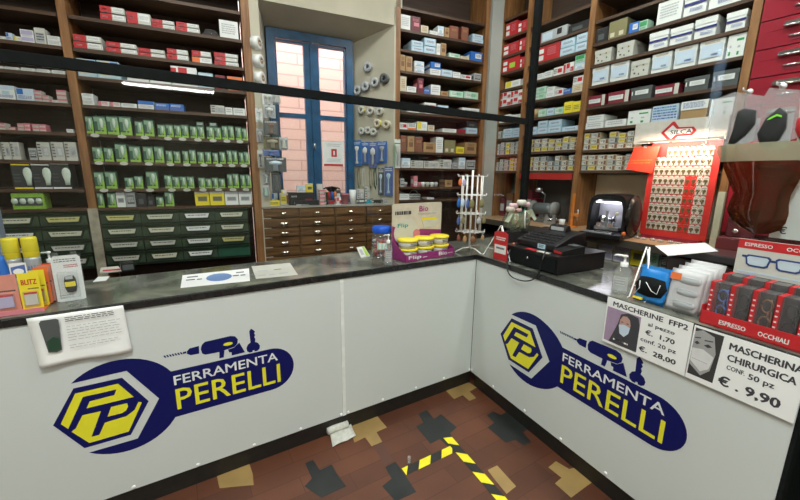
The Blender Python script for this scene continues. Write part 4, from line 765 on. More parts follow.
# tools in the dark niche of the bench
p = at_z(576, 227, 1.0735)
t = thing('bar_clamp', 'upright orange bar clamp beside the key cutting machine', 'clamp', (p.x-.05, p.y+.02, 1.0735), RW.ang)
OR = mat('orange_paint', (.7, .22, .03), .45)
m = MB(); m.box(-.01, .01, 0, .012, .012, .30, OR); m.box(-.012, .06, -.002, .016, .10, .125, OR); m.box(-.03, .05, -.02, .03, 0, .012, OR); m.done('frame', t); MB().tube([(.05, .006, .06), (.05, .006, .16)], .006, STEEL).done('screw', t)
p = at_z(568, 229, 1.0735); t = thing('cup', 'white cup on a red base left of the orange clamp', 'cup', (p.x-.02, p.y+.05, 1.0735), 0)
MB().lathe([(0, 0), (.05, 0), (.05, .014), (.03, .018), (0, .018)], C('pink'), seg=20).done('base', t); MB().lathe([(0, .0185), (.02, .0185), (.026, .08), (.022, .08), (.018, .022), (0, .022)], C('white'), seg=16).done('cup_body', t)
p = RW.pt(.66, .05, 1.0735); t = thing('bench_grinder', 'grey bench grinder in the dark niche under the red rail', 'grinder', p, RW.ang)
GR = mat('grinder_grey', (.13, .15, .155), .4, .3); m = MB(); m.box(-.07, .07, -.05, .05, 0, .05, GR); m.lathe([(0, -.1), (.05, -.1), (.06, -.06), (.06, .06), (.05, .1), (0, .1)], GR, (0, 0, 0), 18, Matrix.Translation((0, 0, .13))@Rx); m.box(-.03, .03, -.03, .03, .05, .1, GR); m.done('motor', t)
for s in (-1, 1): MB().lathe([(0, -.015), (.075, -.015), (.075, .015), (0, .015)], mat('grinding_stone', (.25, .25, .24), .9), (0, 0, 0), 20, Matrix.Translation((s*.125, 0, .13))@Rx).done('wheel', t)
m = MB(); m.tube([(0, 0, .19), (.02, -.02, .27), (-.03, -.04, .31)], .007, STEEL); m.lathe([(0, 0), (.035, .01), (.03, .04), (0, .05)], STEEL, (-.04, -.04, .29), 14); m.done('lamp_arm', t)
p = RW.pt(.82, -.05, 1.0735); t = thing('vise', 'small steel vise with long rods right of the bench grinder', 'vise', p, RW.ang+.4)
m = MB(); m.box(-.05, .05, -.04, .04, 0, .03, STEEL); m.box(-.05, -.02, -.03, .03, .03, .09, STEEL); m.box(.02, .05, -.03, .03, .03, .09, STEEL); m.done('jaws', t); m = MB(); m.tube([(-.1, 0, .05), (.12, 0, .05)], .008, CHROME); m.tube([(.12, -.06, .03), (.12, .06, .07)], .005, CHROME); m.done('screw', t)
for k, (u, w_, h, c) in enumerate(((.08, .07, .2, 'maroon'), (.18, .09, .26, 'brown'), (.27, .06, .16, 'darkgrey'), (.43, .08, .3, 'maroon'), (.50, .04, .22, 'darkred'))):
    m = MB(); m.box(-w_/2, w_/2, 0, .12, 0, h, c); m.box(-w_/2+.01, w_/2-.01, -.002, 0, h*.3, h*.7, 'grey'); tag(m.done('carton', None, RW.pt(u, .1, 1.0735), RW.ang), f'dark {c if c != "darkgrey" else "grey"} box in the niche corner, {ORD[k+1]} from left'.replace('darkred', 'red').replace('dark dark', 'dark'), 'box', 'dark boxes in the bench niche')
# ------------------------------------------------------------------ counters
NAVY = mat('logo_navy', (.003, .006, .10), .45, var=.02, spec=.3); LYEL = mat('logo_yellow', (.80, .76, .03), .4, var=.02); LWHT = mat('logo_white', (.75, .78, .78), .4, var=.02)
PLIN = mat('black_plinth', (.012, .011, .009), .45, var=.3)
HEXO = [(-2.26, .515), (-2.18, .654), (-2.022, .654), (-1.942, .515), (-2.022, .376), (-2.18, .376)]
def logo(parent, fn, y=-.0102):
    """the spanner badge with hexagon monogram, drill, key and shop name; fn maps logo x to the panel"""
    P_ = lambda pts: [(fn(a), b) for a, b in pts]
    m = MB()
    cx, cz, R = -2.033, .52, .218
    a1 = math.atan2(.68-cz, -2.187+2.033); a2 = math.atan2(.347-cz, -2.17+2.033)
    arc = [(cx+R*math.cos(t_), cz+R*math.sin(t_)) for t_ in [a1+(a2-a1)*k/40 for k in range(41)]]
    m.prism(P_(arc+[(-2.0, .348), (-1.903, .515), (-2.003, .681)]), y-.0008, y, NAVY)
    ex = -1.412; hr_ = .1155; end = [(ex+hr_*math.cos(t_), .516+hr_*math.sin(t_)) for t_ in [math.pi/2-math.pi*k/20 for k in range(21)]]
    m.prism(P_([(-1.872, .6315)]+end+[(-1.872, .4005)]), y-.0009, y, NAVY)
    m.prism(P_(HEXO), y-.0008, y, NAVY)
    lg_ = m.done('logo_badge', parent)
    m = MB()
    m.prism(P_([(-2.237, .513), (-2.178, .63), (-2.038, .631), (-1.992, .553), (-2.151, .554), (-2.138, .581), (-2.056, .583), (-2.046, .607), (-2.156, .608), (-2.218, .483)]), y-.0016, y-.0008, LYEL)
    m.prism(P_([(-2.168, .527), (-2.108, .525), (-2.152, .419), (-2.126, .418), (-2.102, .467), (-2.027, .471), (-1.996, .49), (-1.978, .524), (-1.967, .517), (-2.027, .395), (-2.162, .394), (-2.21, .467), (-2.195, .477)]), y-.0016, y-.0008, LYEL)
    m.prism(P_([(-2.073, .532), (-2.018, .531), (-2.016, .515), (-2.025, .499), (-2.04, .491), (-2.09, .492)]), y-.0016, y-.0008, LYEL)
    m.done('monogram', lg_)
    m = MB(); m.text('FERRAMENTA', fn(-1.839), fn(-1.378), .561, .606, y-.0014, LWHT, bold=.022); m.text('PERELLI', fn(-1.838), fn(-1.37), .436, .538, y-.0014, LYEL, bold=.012); m.done('lettering', lg_)
    m = MB()
    m.prism(P_([(-1.72, .71), (-1.713, .73), (-1.70, .741), (-1.59, .745), (-1.57, .738), (-1.559, .72), (-1.562, .70), (-1.577, .685), (-1.644, .675), (-1.703, .677), (-1.716, .686)]), y-.0008, y, NAVY)
    m.prism(P_([(-1.726, .727), (-1.728, .689), (-1.762, .690), (-1.776, .70), (-1.776, .712), (-1.764, .724)]), y-.0008, y, NAVY)
    m.prism(P_([(-1.778, .713), (-1.778, .704), (-1.792, .704), (-1.792, .713)]), y-.0008, y, NAVY)
    for k in range(7): m.prism(P_([(-1.798-.0105*k, .7145), (-1.793-.0105*k, .7035), (-1.799-.0105*k, .7035), (-1.804-.0105*k, .7145)]), y-.0008, y, NAVY)
    m.prism(P_([(-1.644, .676), (-1.622, .677), (-1.628, .643), (-1.647, .643)]), y-.0008, y, NAVY)
    m.prism(P_([(-1.606, .678), (-1.580, .681), (-1.554, .702), (-1.532, .645), (-1.592, .643), (-1.592, .660), (-1.602, .662)]), y-.0008, y, NAVY)
    key_ = [(-1.505, .75), (-1.496, .762), (-1.485, .752), (-1.478, .742), (-1.484, .734), (-1.478, .724), (-1.484, .714), (-1.479, .704), (-1.482, .688), (-1.468, .679), (-1.460, .662), (-1.463, .646), (-1.474, .637), (-1.487, .637), (-1.488, .645), (-1.496, .645), (-1.497, .637), (-1.51, .637), (-1.521, .646), (-1.524, .664), (-1.516, .681), (-1.503, .69)]
    m.prism(P_(key_), y-.0008, y, NAVY); dr = m.done('drill_and_key_motif', lg_)
    m = MB(); m.prism(P_(octo(-1.604, .707, .021, .0085, 14)), y-.0012, y-.0008, LYEL); m.done('yellow_oval', dr)
def screws(parent, xs, y=-.0105):
    for x, z in xs: MB().lathe([(0, 0), (.0095, .0), (.007, .003), (0, .0035)], mat('screw_white', (.95, .95, .95), .3), (0, 0, 0), 10, Matrix.Translation((x, y, z))@Matrix.Rotation(math.pi/2, 4, 'X')).done('screw', parent)
t = thing('shop_counter', 'long white counter with spanner logo running along the left', 'counter', (0, 0, 0), 0)
MB().box(-3.6, -1.0225, -.010, .008, .10, .949, PANEL).done('front_panel', t); MB().box(-1.0015, -.013, -.010, .008, .10, .949, PANEL).done('front_panel', t)
MB().box(-1.022, -1.002, -.013, .006, .10, .949, ALU).done('joint_strip', t)
MB().box(-3.6, -.004, .0085, .44, .10, .945, mat('carcass_board', (.2, .2, .19), .7)).done('carcass', t)
MB().box(-3.6, .002, .0, .43, 0, .0995, PLIN).done('plinth', t)
logo(t, lambda a: a)
screws(t, [(-2.04, .112), (-1.784, .112), (-1.523, .112), (-1.277, .112), (-1.034, .112), (-.988, .112), (-.75, .115), (-.497, .117), (-.259, .115), (-.02, .115)])
t = thing('shop_counter', 'white counter with spanner logo and price signs on the right', 'counter', RC.o, RC.ang)
MB().box(.014, 1.628, -.010, .008, .10, .949, PANEL).done('front_panel', t); MB().box(1.6285, 1.640, -.011, .55, .02, .949, BLACKF).done('end_trim', t)
MB().box(.06, 1.628, .0085, .56, .10, .945, mat('carcass_board')).done('carcass', t); MB().box(.05, 1.628, .001, .55, 0, .0995, PLIN).done('plinth', t)
logo(t, lambda a: .300+(a+2.26)*1.083+.022*max(0, min(1, (a+1.95)/.12)))
screws(t, [(.03, .118), (.266, .118), (.553, .118), (.818, .115), (1.08, .118), (1.35, .115)])
TOPM = bpy.data.materials.new('counter_top_stone'); TOPM.use_nodes = True; nt = TOPM.node_tree; b_ = nt.nodes['Principled BSDF']; b_.inputs['Roughness'].default_value = .14
tc = nt.nodes.new('ShaderNodeTexCoord'); n1 = nt.nodes.new('ShaderNodeTexNoise'); n1.inputs['Scale'].default_value = 3.2; n1.inputs['Detail'].default_value = 8; n1.inputs['Distortion'].default_value = 1.4
r1 = nt.nodes.new('ShaderNodeValToRGB'); e = r1.color_ramp.elements; e[0].position = .35; e[0].color = (.05, .055, .045, 1); e[1].position = .75; e[1].color = (.27, .26, .2, 1); x_ = e.new(.55); x_.color = (.14, .145, .12, 1)
nt.links.new(tc.outputs['Object'], n1.inputs[0]); nt.links.new(n1.outputs['Fac'], r1.inputs[0]); nt.links.new(r1.outputs[0], b_.inputs['Base Color'])
EDGE = mat('worktop_black_edge', (.014, .015, .015), .25, var=.3)
def rc(u, v): p = RC.pt(u, v, 0); return (p.x, p.y)
ci = rc(-.0, -.018); 
poly = [(-3.6, -.018), (ci[0]-.0, -.018), rc(1.645, -.018), rc(1.645, .66), (.73, .47), (-3.6, .47)]
t = thing('counter_worktop', 'glossy dark marbled worktop lying across both white counters', 'worktop', (0, 0, 0))
m = MB(); m.slab(poly, .9505, .983, EDGE); m.done('edge_slab', t, bevel=.003)
m = MB(); cxp = lambda v: (rc(0, v)[0], v); ins = .008
m.slab([(-3.6, -.010), (rc(0, -.010)[0]-.0, -.010), rc(1.638, -.010), rc(1.638, .65), (.72, .462), (-3.6, .462)], .9832, .9855, TOPM); m.done('polished_top', t)
ZT = .986
# ------------------------------------------------------------------ protective screen
yb = .235; _, za = LC.hit(245, 81.5, yb); _, zb2 = LC.hit(245, 91, yb); px_ = LC.u_at(527, 1.7, yb)
t = thing('protective_screen', 'clear protective screen in black metal profiles above both counters', 'screen', (0, 0, 0))
MB().box(-3.6, px_-.026, yb-.012, yb+.012, zb2, za, BLACKF).done('top_rail', t, bevel=.002)
MB().box(px_-.025, px_+.025, yb-.022, yb+.022, ZT+.0005, 3.6, BLACKF).done('post', t, bevel=.002)
jx = LC.u_at(326, 1.6, yb)
MB().box(-3.6, jx-.002, yb-.003, yb+.003, 1.185, zb2-.0005, GLASS).done('pane', t); MB().box(jx+.002, px_-.026, yb-.003, yb+.003, 1.185, zb2-.0005, GLASS).done('pane', t)
pr_ = Vector((px_, yb, 0)); ur, vr = pr_.dot(RC.d), pr_.dot(RC.n)
m = MB(); a_ = [RC.pt(ur+.028, vr-.003, 0), RC.pt(1.9, vr-.003, 0), RC.pt(1.9, vr+.003, 0), RC.pt(ur+.028, vr+.003, 0)]
m.slab([(p.x, p.y) for p in a_], 1.22, 3.3, clear('side_glass', (.95, .96, .955), 1.18, .015, 0)); m.done('pane', t)
# ------------------------------------------------------------------ helpers for counter goods
def pillow(w, h, t, m, n=8, mb=None, y0=0., bot=.0):
    mb = mb or MB(); i = mb.mi(m); g = {}
    for s in (-1, 1):
        for a in range(n+1):
            for b in range(n+1):
                x = a/n*2-1; z = b/n*2-1; e = abs(x) > .999 or abs(z) > .999
                if e and s == 1: g[s, a, b] = g[-1, a, b]; continue
                g[s, a, b] = mb.bm.verts.new((x*w/2, y0+s*t/2*(1-x**4)*(1-z**4), bot+(z+1)/2*h))
        for a in range(n):
            for b in range(n):
                q = [g[s, a, b], g[s, a+1, b], g[s, a+1, b+1], g[s, a, b+1]]
                f = mb.bm.faces.new(q if s < 0 else q[::-1]); f.material_index = i; f.smooth = True
    return mb
def on_plane(fr, x0, x1, yt, v, z=ZT):
    a, b = fr.u_at(x0, z, v), fr.u_at(x1, z, v); return (a+b)/2, b-a, fr.hit((x0+x1)/2, yt, v)[1]-z
def pump_bottle(name, p, r, h, label, liquid='offwhite', rz=0, cap='white'):
    t = thing(name, label, 'hand sanitiser', p, rz)
    MB().lathe([(0, 0), (r*.92, 0), (r, .006), (r, h*.5), (r*.8, h*.62), (r*.36, h*.7), (r*.34, h*.74), (0, h*.74)], clear('sanitiser_bottle', (.95, .97, .97), 1.45, .06, .12, (.9, .95, .95)), seg=24).done('bottle', t)
    m = MB(); m.lathe([(r*.42, h*.70), (r*.42, h*.80), (r*.14, h*.81), (r*.14, h*.93), (r*.3, h*.94), (r*.3, h*.985), (0, h)], C(cap), seg=16)
    m.tube([(0, 0, h*.965), (-r*.8, -.0, h*.97), (-r*1.1, 0, h*.94)], r*.13, cap); m.done('pump', t)
    m = MB()
    for k in range(8):
        a0 = -math.pi/2-.8+1.6*k/8; a1 = -math.pi/2-.8+1.6*(k+1)/8; R_ = r*1.015
        m.face([(R_*math.cos(a0), R_*math.sin(a0), h*.1), (R_*math.cos(a1), R_*math.sin(a1), h*.1), (R_*math.cos(a1), R_*math.sin(a1), h*.46), (R_*math.cos(a0), R_*math.sin(a0), h*.46)], clear('clear_label', (.9, .92, .92), 1.3, .3, .35, (.8, .8, .8)))
    m.dashes(-r*.5, r*.5, h*.2, h*.4, -r*1.06, 'grey', 3, .4); m.done('label_print', t)
    return t
# ------------------------------------------------------------------ left end of the left counter
def spray(x, yt, v, lab):
    u, z = LC.hit(x, yt, v); h = z-ZT; r = .027
    t = thing('spray_can', lab, 'spray can', LC.pt(u, v, ZT), 0)
    MB().lathe([(0, 0), (r*.96, 0), (r, .004), (r, h*.62), (r*.94, h*.66), (0, h*.66)], mat('grey_can_enamel', (.42, .44, .45), .3, .2), seg=24).done('can', t)
    MB().lathe([(r*.95, h*.661), (r*.97, h*.665), (r*.97, h*.97), (r*.88, h), (0, h)], C('yellow'), seg=24).done('cap', t)
    m = MB(); m.text('SANY', -r*.75, r*.75, h*.43, h*.53, -r-.0012, 'inkblue'); m.done('lettering', t); m = MB(); m.face([(-r*.5, -r*.9-.004, h*.16), (r*.5, -r*.9-.004, h*.16), (r*.5, -r*.9-.004, h*.34), (-r*.5, -r*.9-.004, h*.34)], 'lightblue'); m.done('print', t)
spray(8.5, 238, .30, 'spray can with yellow cap, left one of the two'); spray(28, 237, .30, 'spray can with yellow cap, right one of the two')
u, z = LC.hit(-1, 256, .2); t = thing('bottle', 'bright blue bottle cut by the left edge beside the battery packs', 'bottle', LC.pt(u, .2, ZT))
MB().lathe([(0, 0), (.03, 0), (.03, .08), (.014, z-ZT-.02), (.014, z-ZT), (0, z-ZT)], C('blue'), seg=18).done('body', t)
# tall blue-grey lamp pack at the very left
u, w_, h = on_plane(LC, -14, 13, 150, .40); t = thing('bulb_pack', 'tall blue-grey lamp pack standing behind the spray cans at the left edge', 'light bulb pack', LC.pt(u, .40, ZT), 0)
m = MB(); m.box(-w_/2, w_/2, 0, .05, 0, h*.62, mat('blue_grey_card', (.22, .27, .36), .5)); m.box(-w_/2, w_/2, 0, .05, h*.62, h, 'darkgrey'); m.box(-w_/2, w_/2, -.001, .0, h*.6, h*.63, 'white'); m.done('card_box', t)
MB().lathe([(0, 0), (.012, 0), (.014, .02), (.03, .05), (.03, .075), (.012, .1), (0, .1)], BULBW, (w_*.2, -.004, h*.66), 14, sy=.3).done('bulb_picture', t)
# battery blister packs in their tray
def battery_pack(fr, x0, x1, y0, y1, v, col, ins, lab, txt=None, z=None):
    a, zt = fr.hit(x0, y0, v); b = fr.hit(x1, y0, v)[0]; z = ZT+.008 if z is None else z; w_, h = b-a, zt-z
    t = thing('battery_pack', lab, 'blister pack', fr.pt((a+b)/2, v, z), fr.ang, 'battery packs in the tray at the left')
    m = MB(); m.prism([(-w_/2, 0), (w_/2, 0), (w_/2, h), (-w_/2, h)], 0, .0015, col)
    if txt: m.text(txt, -w_*.36, w_*.36, h*.68, h*.82, -.0008, 'red', bold=.03)
    m.dashes(-w_*.1, w_*.42, h*.52, h*.58, -.0008, 'ink', 1, .6, int(x0)); m.done('card', t)
    m = MB(); m.box(-w_*.3, w_*.3, -.008, -.002, h*.12, h*.42, ins); m.box(-w_*.3, w_*.3, -.0085, -.002, h*.42, h*.47, 'red'); m.done('batteries', t)
    MB().box(-w_*.36, w_*.36, -.0125, -.0002, h*.06, h*.5, CLEAR).done('bubble', t)
PNK = mat('salmon_card', (.62, .26, .2), .45)
battery_pack(LC, -16, 15.5, 277, 318, .045, PNK, 'lilac', 'large salmon pink pack at the left edge of the counter')
battery_pack(LC, 16, 38, 274, 314, .045, C('yellow'), 'offwhite', 'yellow battery pack at the front, red heading and clear bubble', 'BLITZ')
for k, (x0, x1, yt, c, nm) in enumerate(((27, 43.5, 271, C('yellow'), 'yellow'), (32, 47, 268, C('orange'), 'orange'), (35, 50, 266.5, PNK, 'salmon'), (38, 53, 265, C('orange'), 'orange'), (41, 56, 263.5, C('red'), 'red'))):
    battery_pack(LC, x0, x1, yt, 312, .072+.024*k, c, 'tan', f'{nm} battery pack, {ORD[k+1]} of the row behind the front yellow one')
a = LC.u_at(-20, ZT, .03); b = LC.u_at(57, ZT, .2)
t = thing('display_tray', 'low orange tray holding the row of battery packs', 'tray', LC.pt(0, 0, 0)); m = MB(); m.box(a, b, .02, .20, ZT, ZT+.005, 'orange'); m.box(a, b, .016, .02, ZT, ZT+.016, 'pink'); m.box(a, b, .20, .204, ZT, ZT+.03, 'orange'); m.done('tray', t)
u0, zt_ = LC.hit(8, 264, .056); u1, zb_ = LC.hit(28, 276, .056)
t = thing('price_card', 'small white card with blue oval above the yellow battery pack', 'card', LC.pt((u0+u1)/2, .058, zb_-.02)); W_ = u1-u0; H_ = zt_-zb_+.02
m = MB(); m.box(-W_/2, W_/2, 0, .002, 0, H_, 'white'); m.prism([(-W_*.42, H_*.2), (W_*.42, H_*.3), (W_*.42, H_*.9), (-W_*.42, H_*.8)], -.0008, 0, 'inkblue'); m.prism(octo(0, H_*.55, W_*.32, H_*.16), -.0014, -.0008, 'white'); m.box(-.003, .003, .0022, .012, -(zb_-.02-ZT-.006), H_*.3, 'white'); m.done('card', t)
# clear clamshell with a black and yellow device
def clamshell(x0, x1, yt, v, lab, rz=0.):
    u, w_, h = on_plane(LC, x0, x1, yt, v); w_ *= .96
    t = thing('clamshell_pack', lab, 'blister pack', LC.pt(u, v, ZT), rz)
    m = MB(); m.prism([(-w_/2, .004), (-w_/2+.008, 0), (w_/2-.008, 0), (w_/2, .004), (w_/2, h-.01), (w_/2-.01, h), (-w_/2+.01, h), (-w_/2, h-.01)], .002, .004, 'paper')
    m.dashes(-w_*.4, w_*.4, h*.84, h*.93, .0012, 'ink', 2, .4, 3); m.dashes(-w_*.1, w_*.4, h*.72, h*.8, .0012, 'red', 2, .5, 5); m.dashes(-w_*.4, w_*.1, h*.05, h*.15, .0012, 'grey', 2, .4, 5); m.done('insert_card', t)
    m = MB(); m.lathe([(0, -.036), (.014, -.033), (.019, -.012), (.019, .016), (.014, .034), (0, .036)], BLACKP, (.004, -.006, h*.38), 16, sy=.45); m.box(-.012, .020, -.018, -.008, h*.34, h*.44, 'yellow'); m.box(-.008, .014, -.0165, -.008, h*.5, h*.56, 'grey'); m.done('device', t)
    m = MB(); m.box(-w_/2-.003, w_/2+.003, -.003, -.0005, 0, h+.004, CLEAR); m.box(-w_*.34, w_*.34, -.028, -.003, h*.1, h*.66, CLEAR); m.box(-w_*.42, -w_*.2, -.006, .002, h+.003, h+.014, CLEAR); m.box(w_*.2, w_*.42, -.006, .002, h+.003, h+.014, CLEAR); m.done('clear_shell', t, bevel=.002)
clamshell(57.5, 87, 255, .115, 'clear clamshell pack with black and yellow device on the counter', .1)
u, z = LC.hit(48, 251, .36); pump_bottle('pump_bottle', LC.pt(u, .36, ZT), .028, z-ZT, 'white pump bottle standing behind the orange battery packs')
def flat(pts, lab, name, cat, m_, prints=(), z=ZT, th=.0012):
    q = [at_z(x, y, z) for x, y in pts]; c = sum(q, Vector())/len(q)
    t = thing(name, lab, cat, (c.x, c.y, z)); m = MB(); m.slab([(p.x-c.x, p.y-c.y) for p in q], 0, th, m_)
    for pp, col in prints:
        r_ = [at_z(x, y, z) for x, y in pp]; m.slab([(p.x-c.x, p.y-c.y) for p in r_], th, th+.0005, col)
    m.done('sheet', t); return t
def oval(cx, cy, rx, ry, sh=0): return [(cx+rx*math.cos(-k*math.pi/8), cy+ry*math.sin(-k*math.pi/8)+sh*math.cos(-k*math.pi/8)) for k in range(16)]
flat([(180.5, 288), (250, 281), (249, 268.5), (182.5, 275.5)], 'white leaflet with a blue oval under the glass of the counter', 'leaflet', 'leaflet', C('paper'),
     [(oval(219, 277.5, 13, 3.8, -1.2), mat('pale_blue_print', (.16, .27, .52), .5))]+[([(x, y+.9), (x+w, y+.9-.1*w), (x+w, y-.1*w), (x, y)], 'ink') for x, y, w in ((186, 280, 9), (197, 279.2, 5), (233, 275.6, 6), (240.5, 275, 5), (187, 277.2, 11), (236, 272.5, 8))])
flat([(256, 279), (298, 275), (290, 263), (251.5, 266.5)], 'plain white leaflet right of the blue oval one', 'leaflet', 'leaflet', C('offwhite'),
     [([(x, y+.8), (x+w, y+.8-.1*w), (x+w, y-.1*w), (x, y)], 'olive' if k == 0 else 'grey') for k, (x, y, w) in enumerate(((274, 269.5, 7), (258, 275.5, 8), (269, 274.5, 6), (279, 273.3, 9), (258, 271, 10)))])
flat([(93, 282), (106, 280.5), (110, 276.5), (98, 277)], 'small white slip right of the clamshell pack', 'paper_slip', 'paper slip', C('white'))
flat([(100, 273.5), (123, 271.5), (118, 267.5), (101, 269)], 'flat red and white packet near the back edge of the counter', 'packet', 'packet', C('offwhite'), [([(103, 273), (121, 271.3), (120, 270), (103, 271.4)], 'red')], th=.008)
p = at_z(128, 270.5, ZT); t = thing('small_box', 'small black box at the back edge of the left counter', 'black box', p, .2); m = MB(); m.box(-.03, .03, -.02, .03, 0, .045, BLACKP); m.box(-.024, .024, -.022, -.02, .008, .036, 'darkgrey'); m.done('body', t, bevel=.003)
t = flat([(361, 258), (370, 256.5), (364, 247), (356.5, 248)], 'white card pack with a green edge left of the candy jar', 'card_pack', 'card', C('white'), [([(366.3, 256.9), (369.5, 256.4), (363.8, 247.3), (361.8, 247.5)], 'lime'), ([(361.5, 256), (364.5, 255.5), (361.5, 250), (358.8, 250.5)], 'grey')], th=.006)
# candy jar
p = at_z(381.5, 256.5, ZT); p.y = max(p.y, .235); h = LC.hit(381.5, 226, p.y)[1]-ZT; R_ = .066
t = thing('candy_jar', 'clear jar with blue lid and coloured sweets behind the small sanitiser', 'jar', p)
MB().lathe([(0, 0), (R_*.9, 0), (R_, .01), (R_, h*.62), (R_*.8, h*.76), (R_*.78, h*.8), (R_*.76, h*.8), (R_*.95, h*.6), (R_*.95, .012), (0, .006)], clear('jar_plastic', (.93, .95, .96), 1.45, .04, .06), seg=28).done('jar', t)
MB().lathe([(0, h*.80), (R_*.9, h*.80), (R_*.93, h*.82), (R_*.93, h*.95), (R_*.85, h), (0, h)], mat('jar_lid_blue', (.01, .10, .62), .35), seg=28).done('lid', t)
rn = random.Random(5); m = MB(); cols = ['red', 'pink', 'pink', 'orange', 'white', 'red', 'mint']
for k in range(90):
    a = rn.random()*6.28; rr = R_*.8*math.sqrt(rn.random()); zz2 = .014+rn.random()*h*.5
    m.lathe([(0, -.009), (.010, -.005), (.012, 0), (.010, .005), (0, .009)], C(rn.choice(cols)), (rr*math.cos(a), rr*math.sin(a), zz2), 7)
o = m.done('sweets', t); o['kind'] = 'stuff'
m = MB()
for k in range(5):
    a0 = -2.5+.2*k; a1 = a0+.2; m.face([(R_*1.01*math.cos(a0), R_*1.01*math.sin(a0), h*.3), (R_*1.01*math.cos(a1), R_*1.01*math.sin(a1), h*.3), (R_*1.01*math.cos(a1), R_*1.01*math.sin(a1), h*.5), (R_*1.01*math.cos(a0), R_*1.01*math.sin(a0), h*.5)], 'white' if k % 2 else 'mint')
m.done('jar_label', t)
p = at_z(388.3, 264, ZT); p.y = max(p.y, .035); h = LC.hit(388.3, 234, p.y)[1]-ZT
pump_bottle('sanitiser_bottle', p, .026, h, 'small clear hand sanitiser bottle left of the magenta tub display', rz=-.5)
# ------------------------------------------------------------------ magenta counter display with yellow-lidded tubs
fl, fr_, bk = at_z(407.5, 263.5, ZT), at_z(453.5, 254.5, ZT), at_z(394.5, 258.5, ZT)
fl.y = max(fl.y, .0); ang = math.atan2(fr_.y-fl.y, fr_.x-fl.x); W_ = (fr_-fl).length; ang = max(-.3, min(.3, ang)); ang = ang*.7; Dp = max(.12, min(.2, (bk-fl).length)); fl.y += .012
t = thing('counter_display', 'magenta and cream cardboard display holding yellow-lidded tubs', 'counter display', (fl.x, fl.y, ZT), ang)
MAG = mat('magenta_card', (.27, .03, .16), .45); CRC = mat('cream_display_card', (.60, .55, .44), .5)
m = MB(); m.box(0, W_, 0, .003, 0, .045, MAG); m.box(0, W_, 0, Dp, 0, .004, MAG); m.box(.004, W_-.004, .004, Dp, .004, .0175, MAG)
m.prism([(0, 0), (Dp, 0), (Dp, .12), (0, .045)], 0, .003, MAG, Matrix.Rotation(math.pi/2, 4, 'Z')@Matrix.Translation((0, -.003, 0))); m.prism([(0, 0), (Dp, 0), (Dp, .12), (0, .045)], 0, .003, MAG, Matrix.Translation((W_-.003, 0, 0))@Matrix.Rotation(math.pi/2, 4, 'Z')@Matrix.Translation((0, -.003, 0)))
m.text('Flip', W_*.06, W_*.30, .008, .036, -.0006, 'white', bold=.03); m.text('Bio', W_*.66, W_*.84, .012, .036, -.0006, 'white', bold=.03); m.dashes(W_*.33, W_*.42, .012, .02, -.0006, 'white', 1); m.dashes(W_*.86, W_*.96, .014, .022, -.0006, 'white', 1); m.done('tray', t)
hc = Frame(fl.x-math.sin(ang)*Dp, fl.y+math.cos(ang)*Dp, ang); H_ = hc.hit(415, 203, 0)[1]-ZT
hw0, hw1 = hc.u_at(394.5, ZT+H_*.8), hc.u_at(441.5, ZT+H_*.8)
hw0 = min(hw0, 0); 
m = MB(); m.prism([(hw0, 0), (hw1, 0), (hw1, H_-.01), (hw1-.01, H_), (hw0+.01, H_), (hw0, H_-.01)], Dp, Dp+.004, CRC); HW = hw1-hw0
m.prism([(hw0, 0), (hw1, 0), (hw1, H_*.45), (hw0+HW*.55, H_*.5), (hw0+HW*.40, H_*.42), (hw0, H_*.6)], Dp-.0012, Dp, MAG)
m.prism(octo(hw0+HW*.27, H_*.46, HW*.24, H_*.25, 20), Dp-.002, Dp-.0008, 'offwhite')
m.text('Flip', hw0+HW*.10, hw0+HW*.30, H_*.54, H_*.63, Dp-.0026, mat('teal_print', (.03, .3, .26), .5), bold=.03); m.text('Bio', hw0+HW*.52, hw0+HW*.70, H_*.84, H_*.94, Dp-.0026, 'magenta', bold=.03)
m.dashes(hw0+HW*.05, hw0+HW*.38, H_*.78, H_*.86, Dp-.0026, 'ink', 1, .8, 3); m.dashes(hw0+HW*.5, hw0+HW*.9, H_*.77, H_*.80, Dp-.0026, 'grey', 1, .6, 3)
m.prism(octo(hw0+HW*.47, H_*.42, HW*.07, HW*.07, 14), Dp-.0034, Dp-.002, 'pink')
m.prism([(hw0+HW*.62, H_*.52), (hw0+HW*.84, H_*.52), (hw0+HW*.88, H_*.66), (hw0+HW*.58, H_*.66)], Dp-.0034, Dp-.002, 'offwhite'); m.prism([(hw0+HW*.57, H_*.66), (hw0+HW*.89, H_*.66), (hw0+HW*.89, H_*.71), (hw0+HW*.57, H_*.71)], Dp-.0036, Dp-.002, 'yellow'); m.done('header_card', t)
rT = (W_-.012)/6.1; k = 0
for lv in range(2):
    for c in range(3):
        lx = .006+rT*1.02+c*rT*2.03; ly = .008+rT; P3 = Matrix.Rotation(ang, 4, 'Z')@Vector((lx, ly, 0)); zb_ = ZT+.018+lv*.058
        o = thing('food_tub', f'yellow-lidded white tub, {("left", "middle", "right")[c]} one of the {("lower", "upper")[lv]} row in the magenta display', 'tub', (fl.x+P3.x, fl.y+P3.y, zb_), ang, 'yellow-lidded tubs')
        MB().lathe([(0, 0), (rT*.84, 0), (rT*.92, .042), (0, .042)], C('offwhite'), seg=22).done('tub', o)
        MB().lathe([(0, .042), (rT*.99, .042), (rT, .046), (rT, .054), (rT*.93, .057), (0, .057)], C('yellow'), seg=22).done('lid', o)
        m = MB(); m.dashes(-rT*.4, rT*.45, .014, .032, -rT*.93, 'ink', 2, .5, c+lv); m.done('print', o)
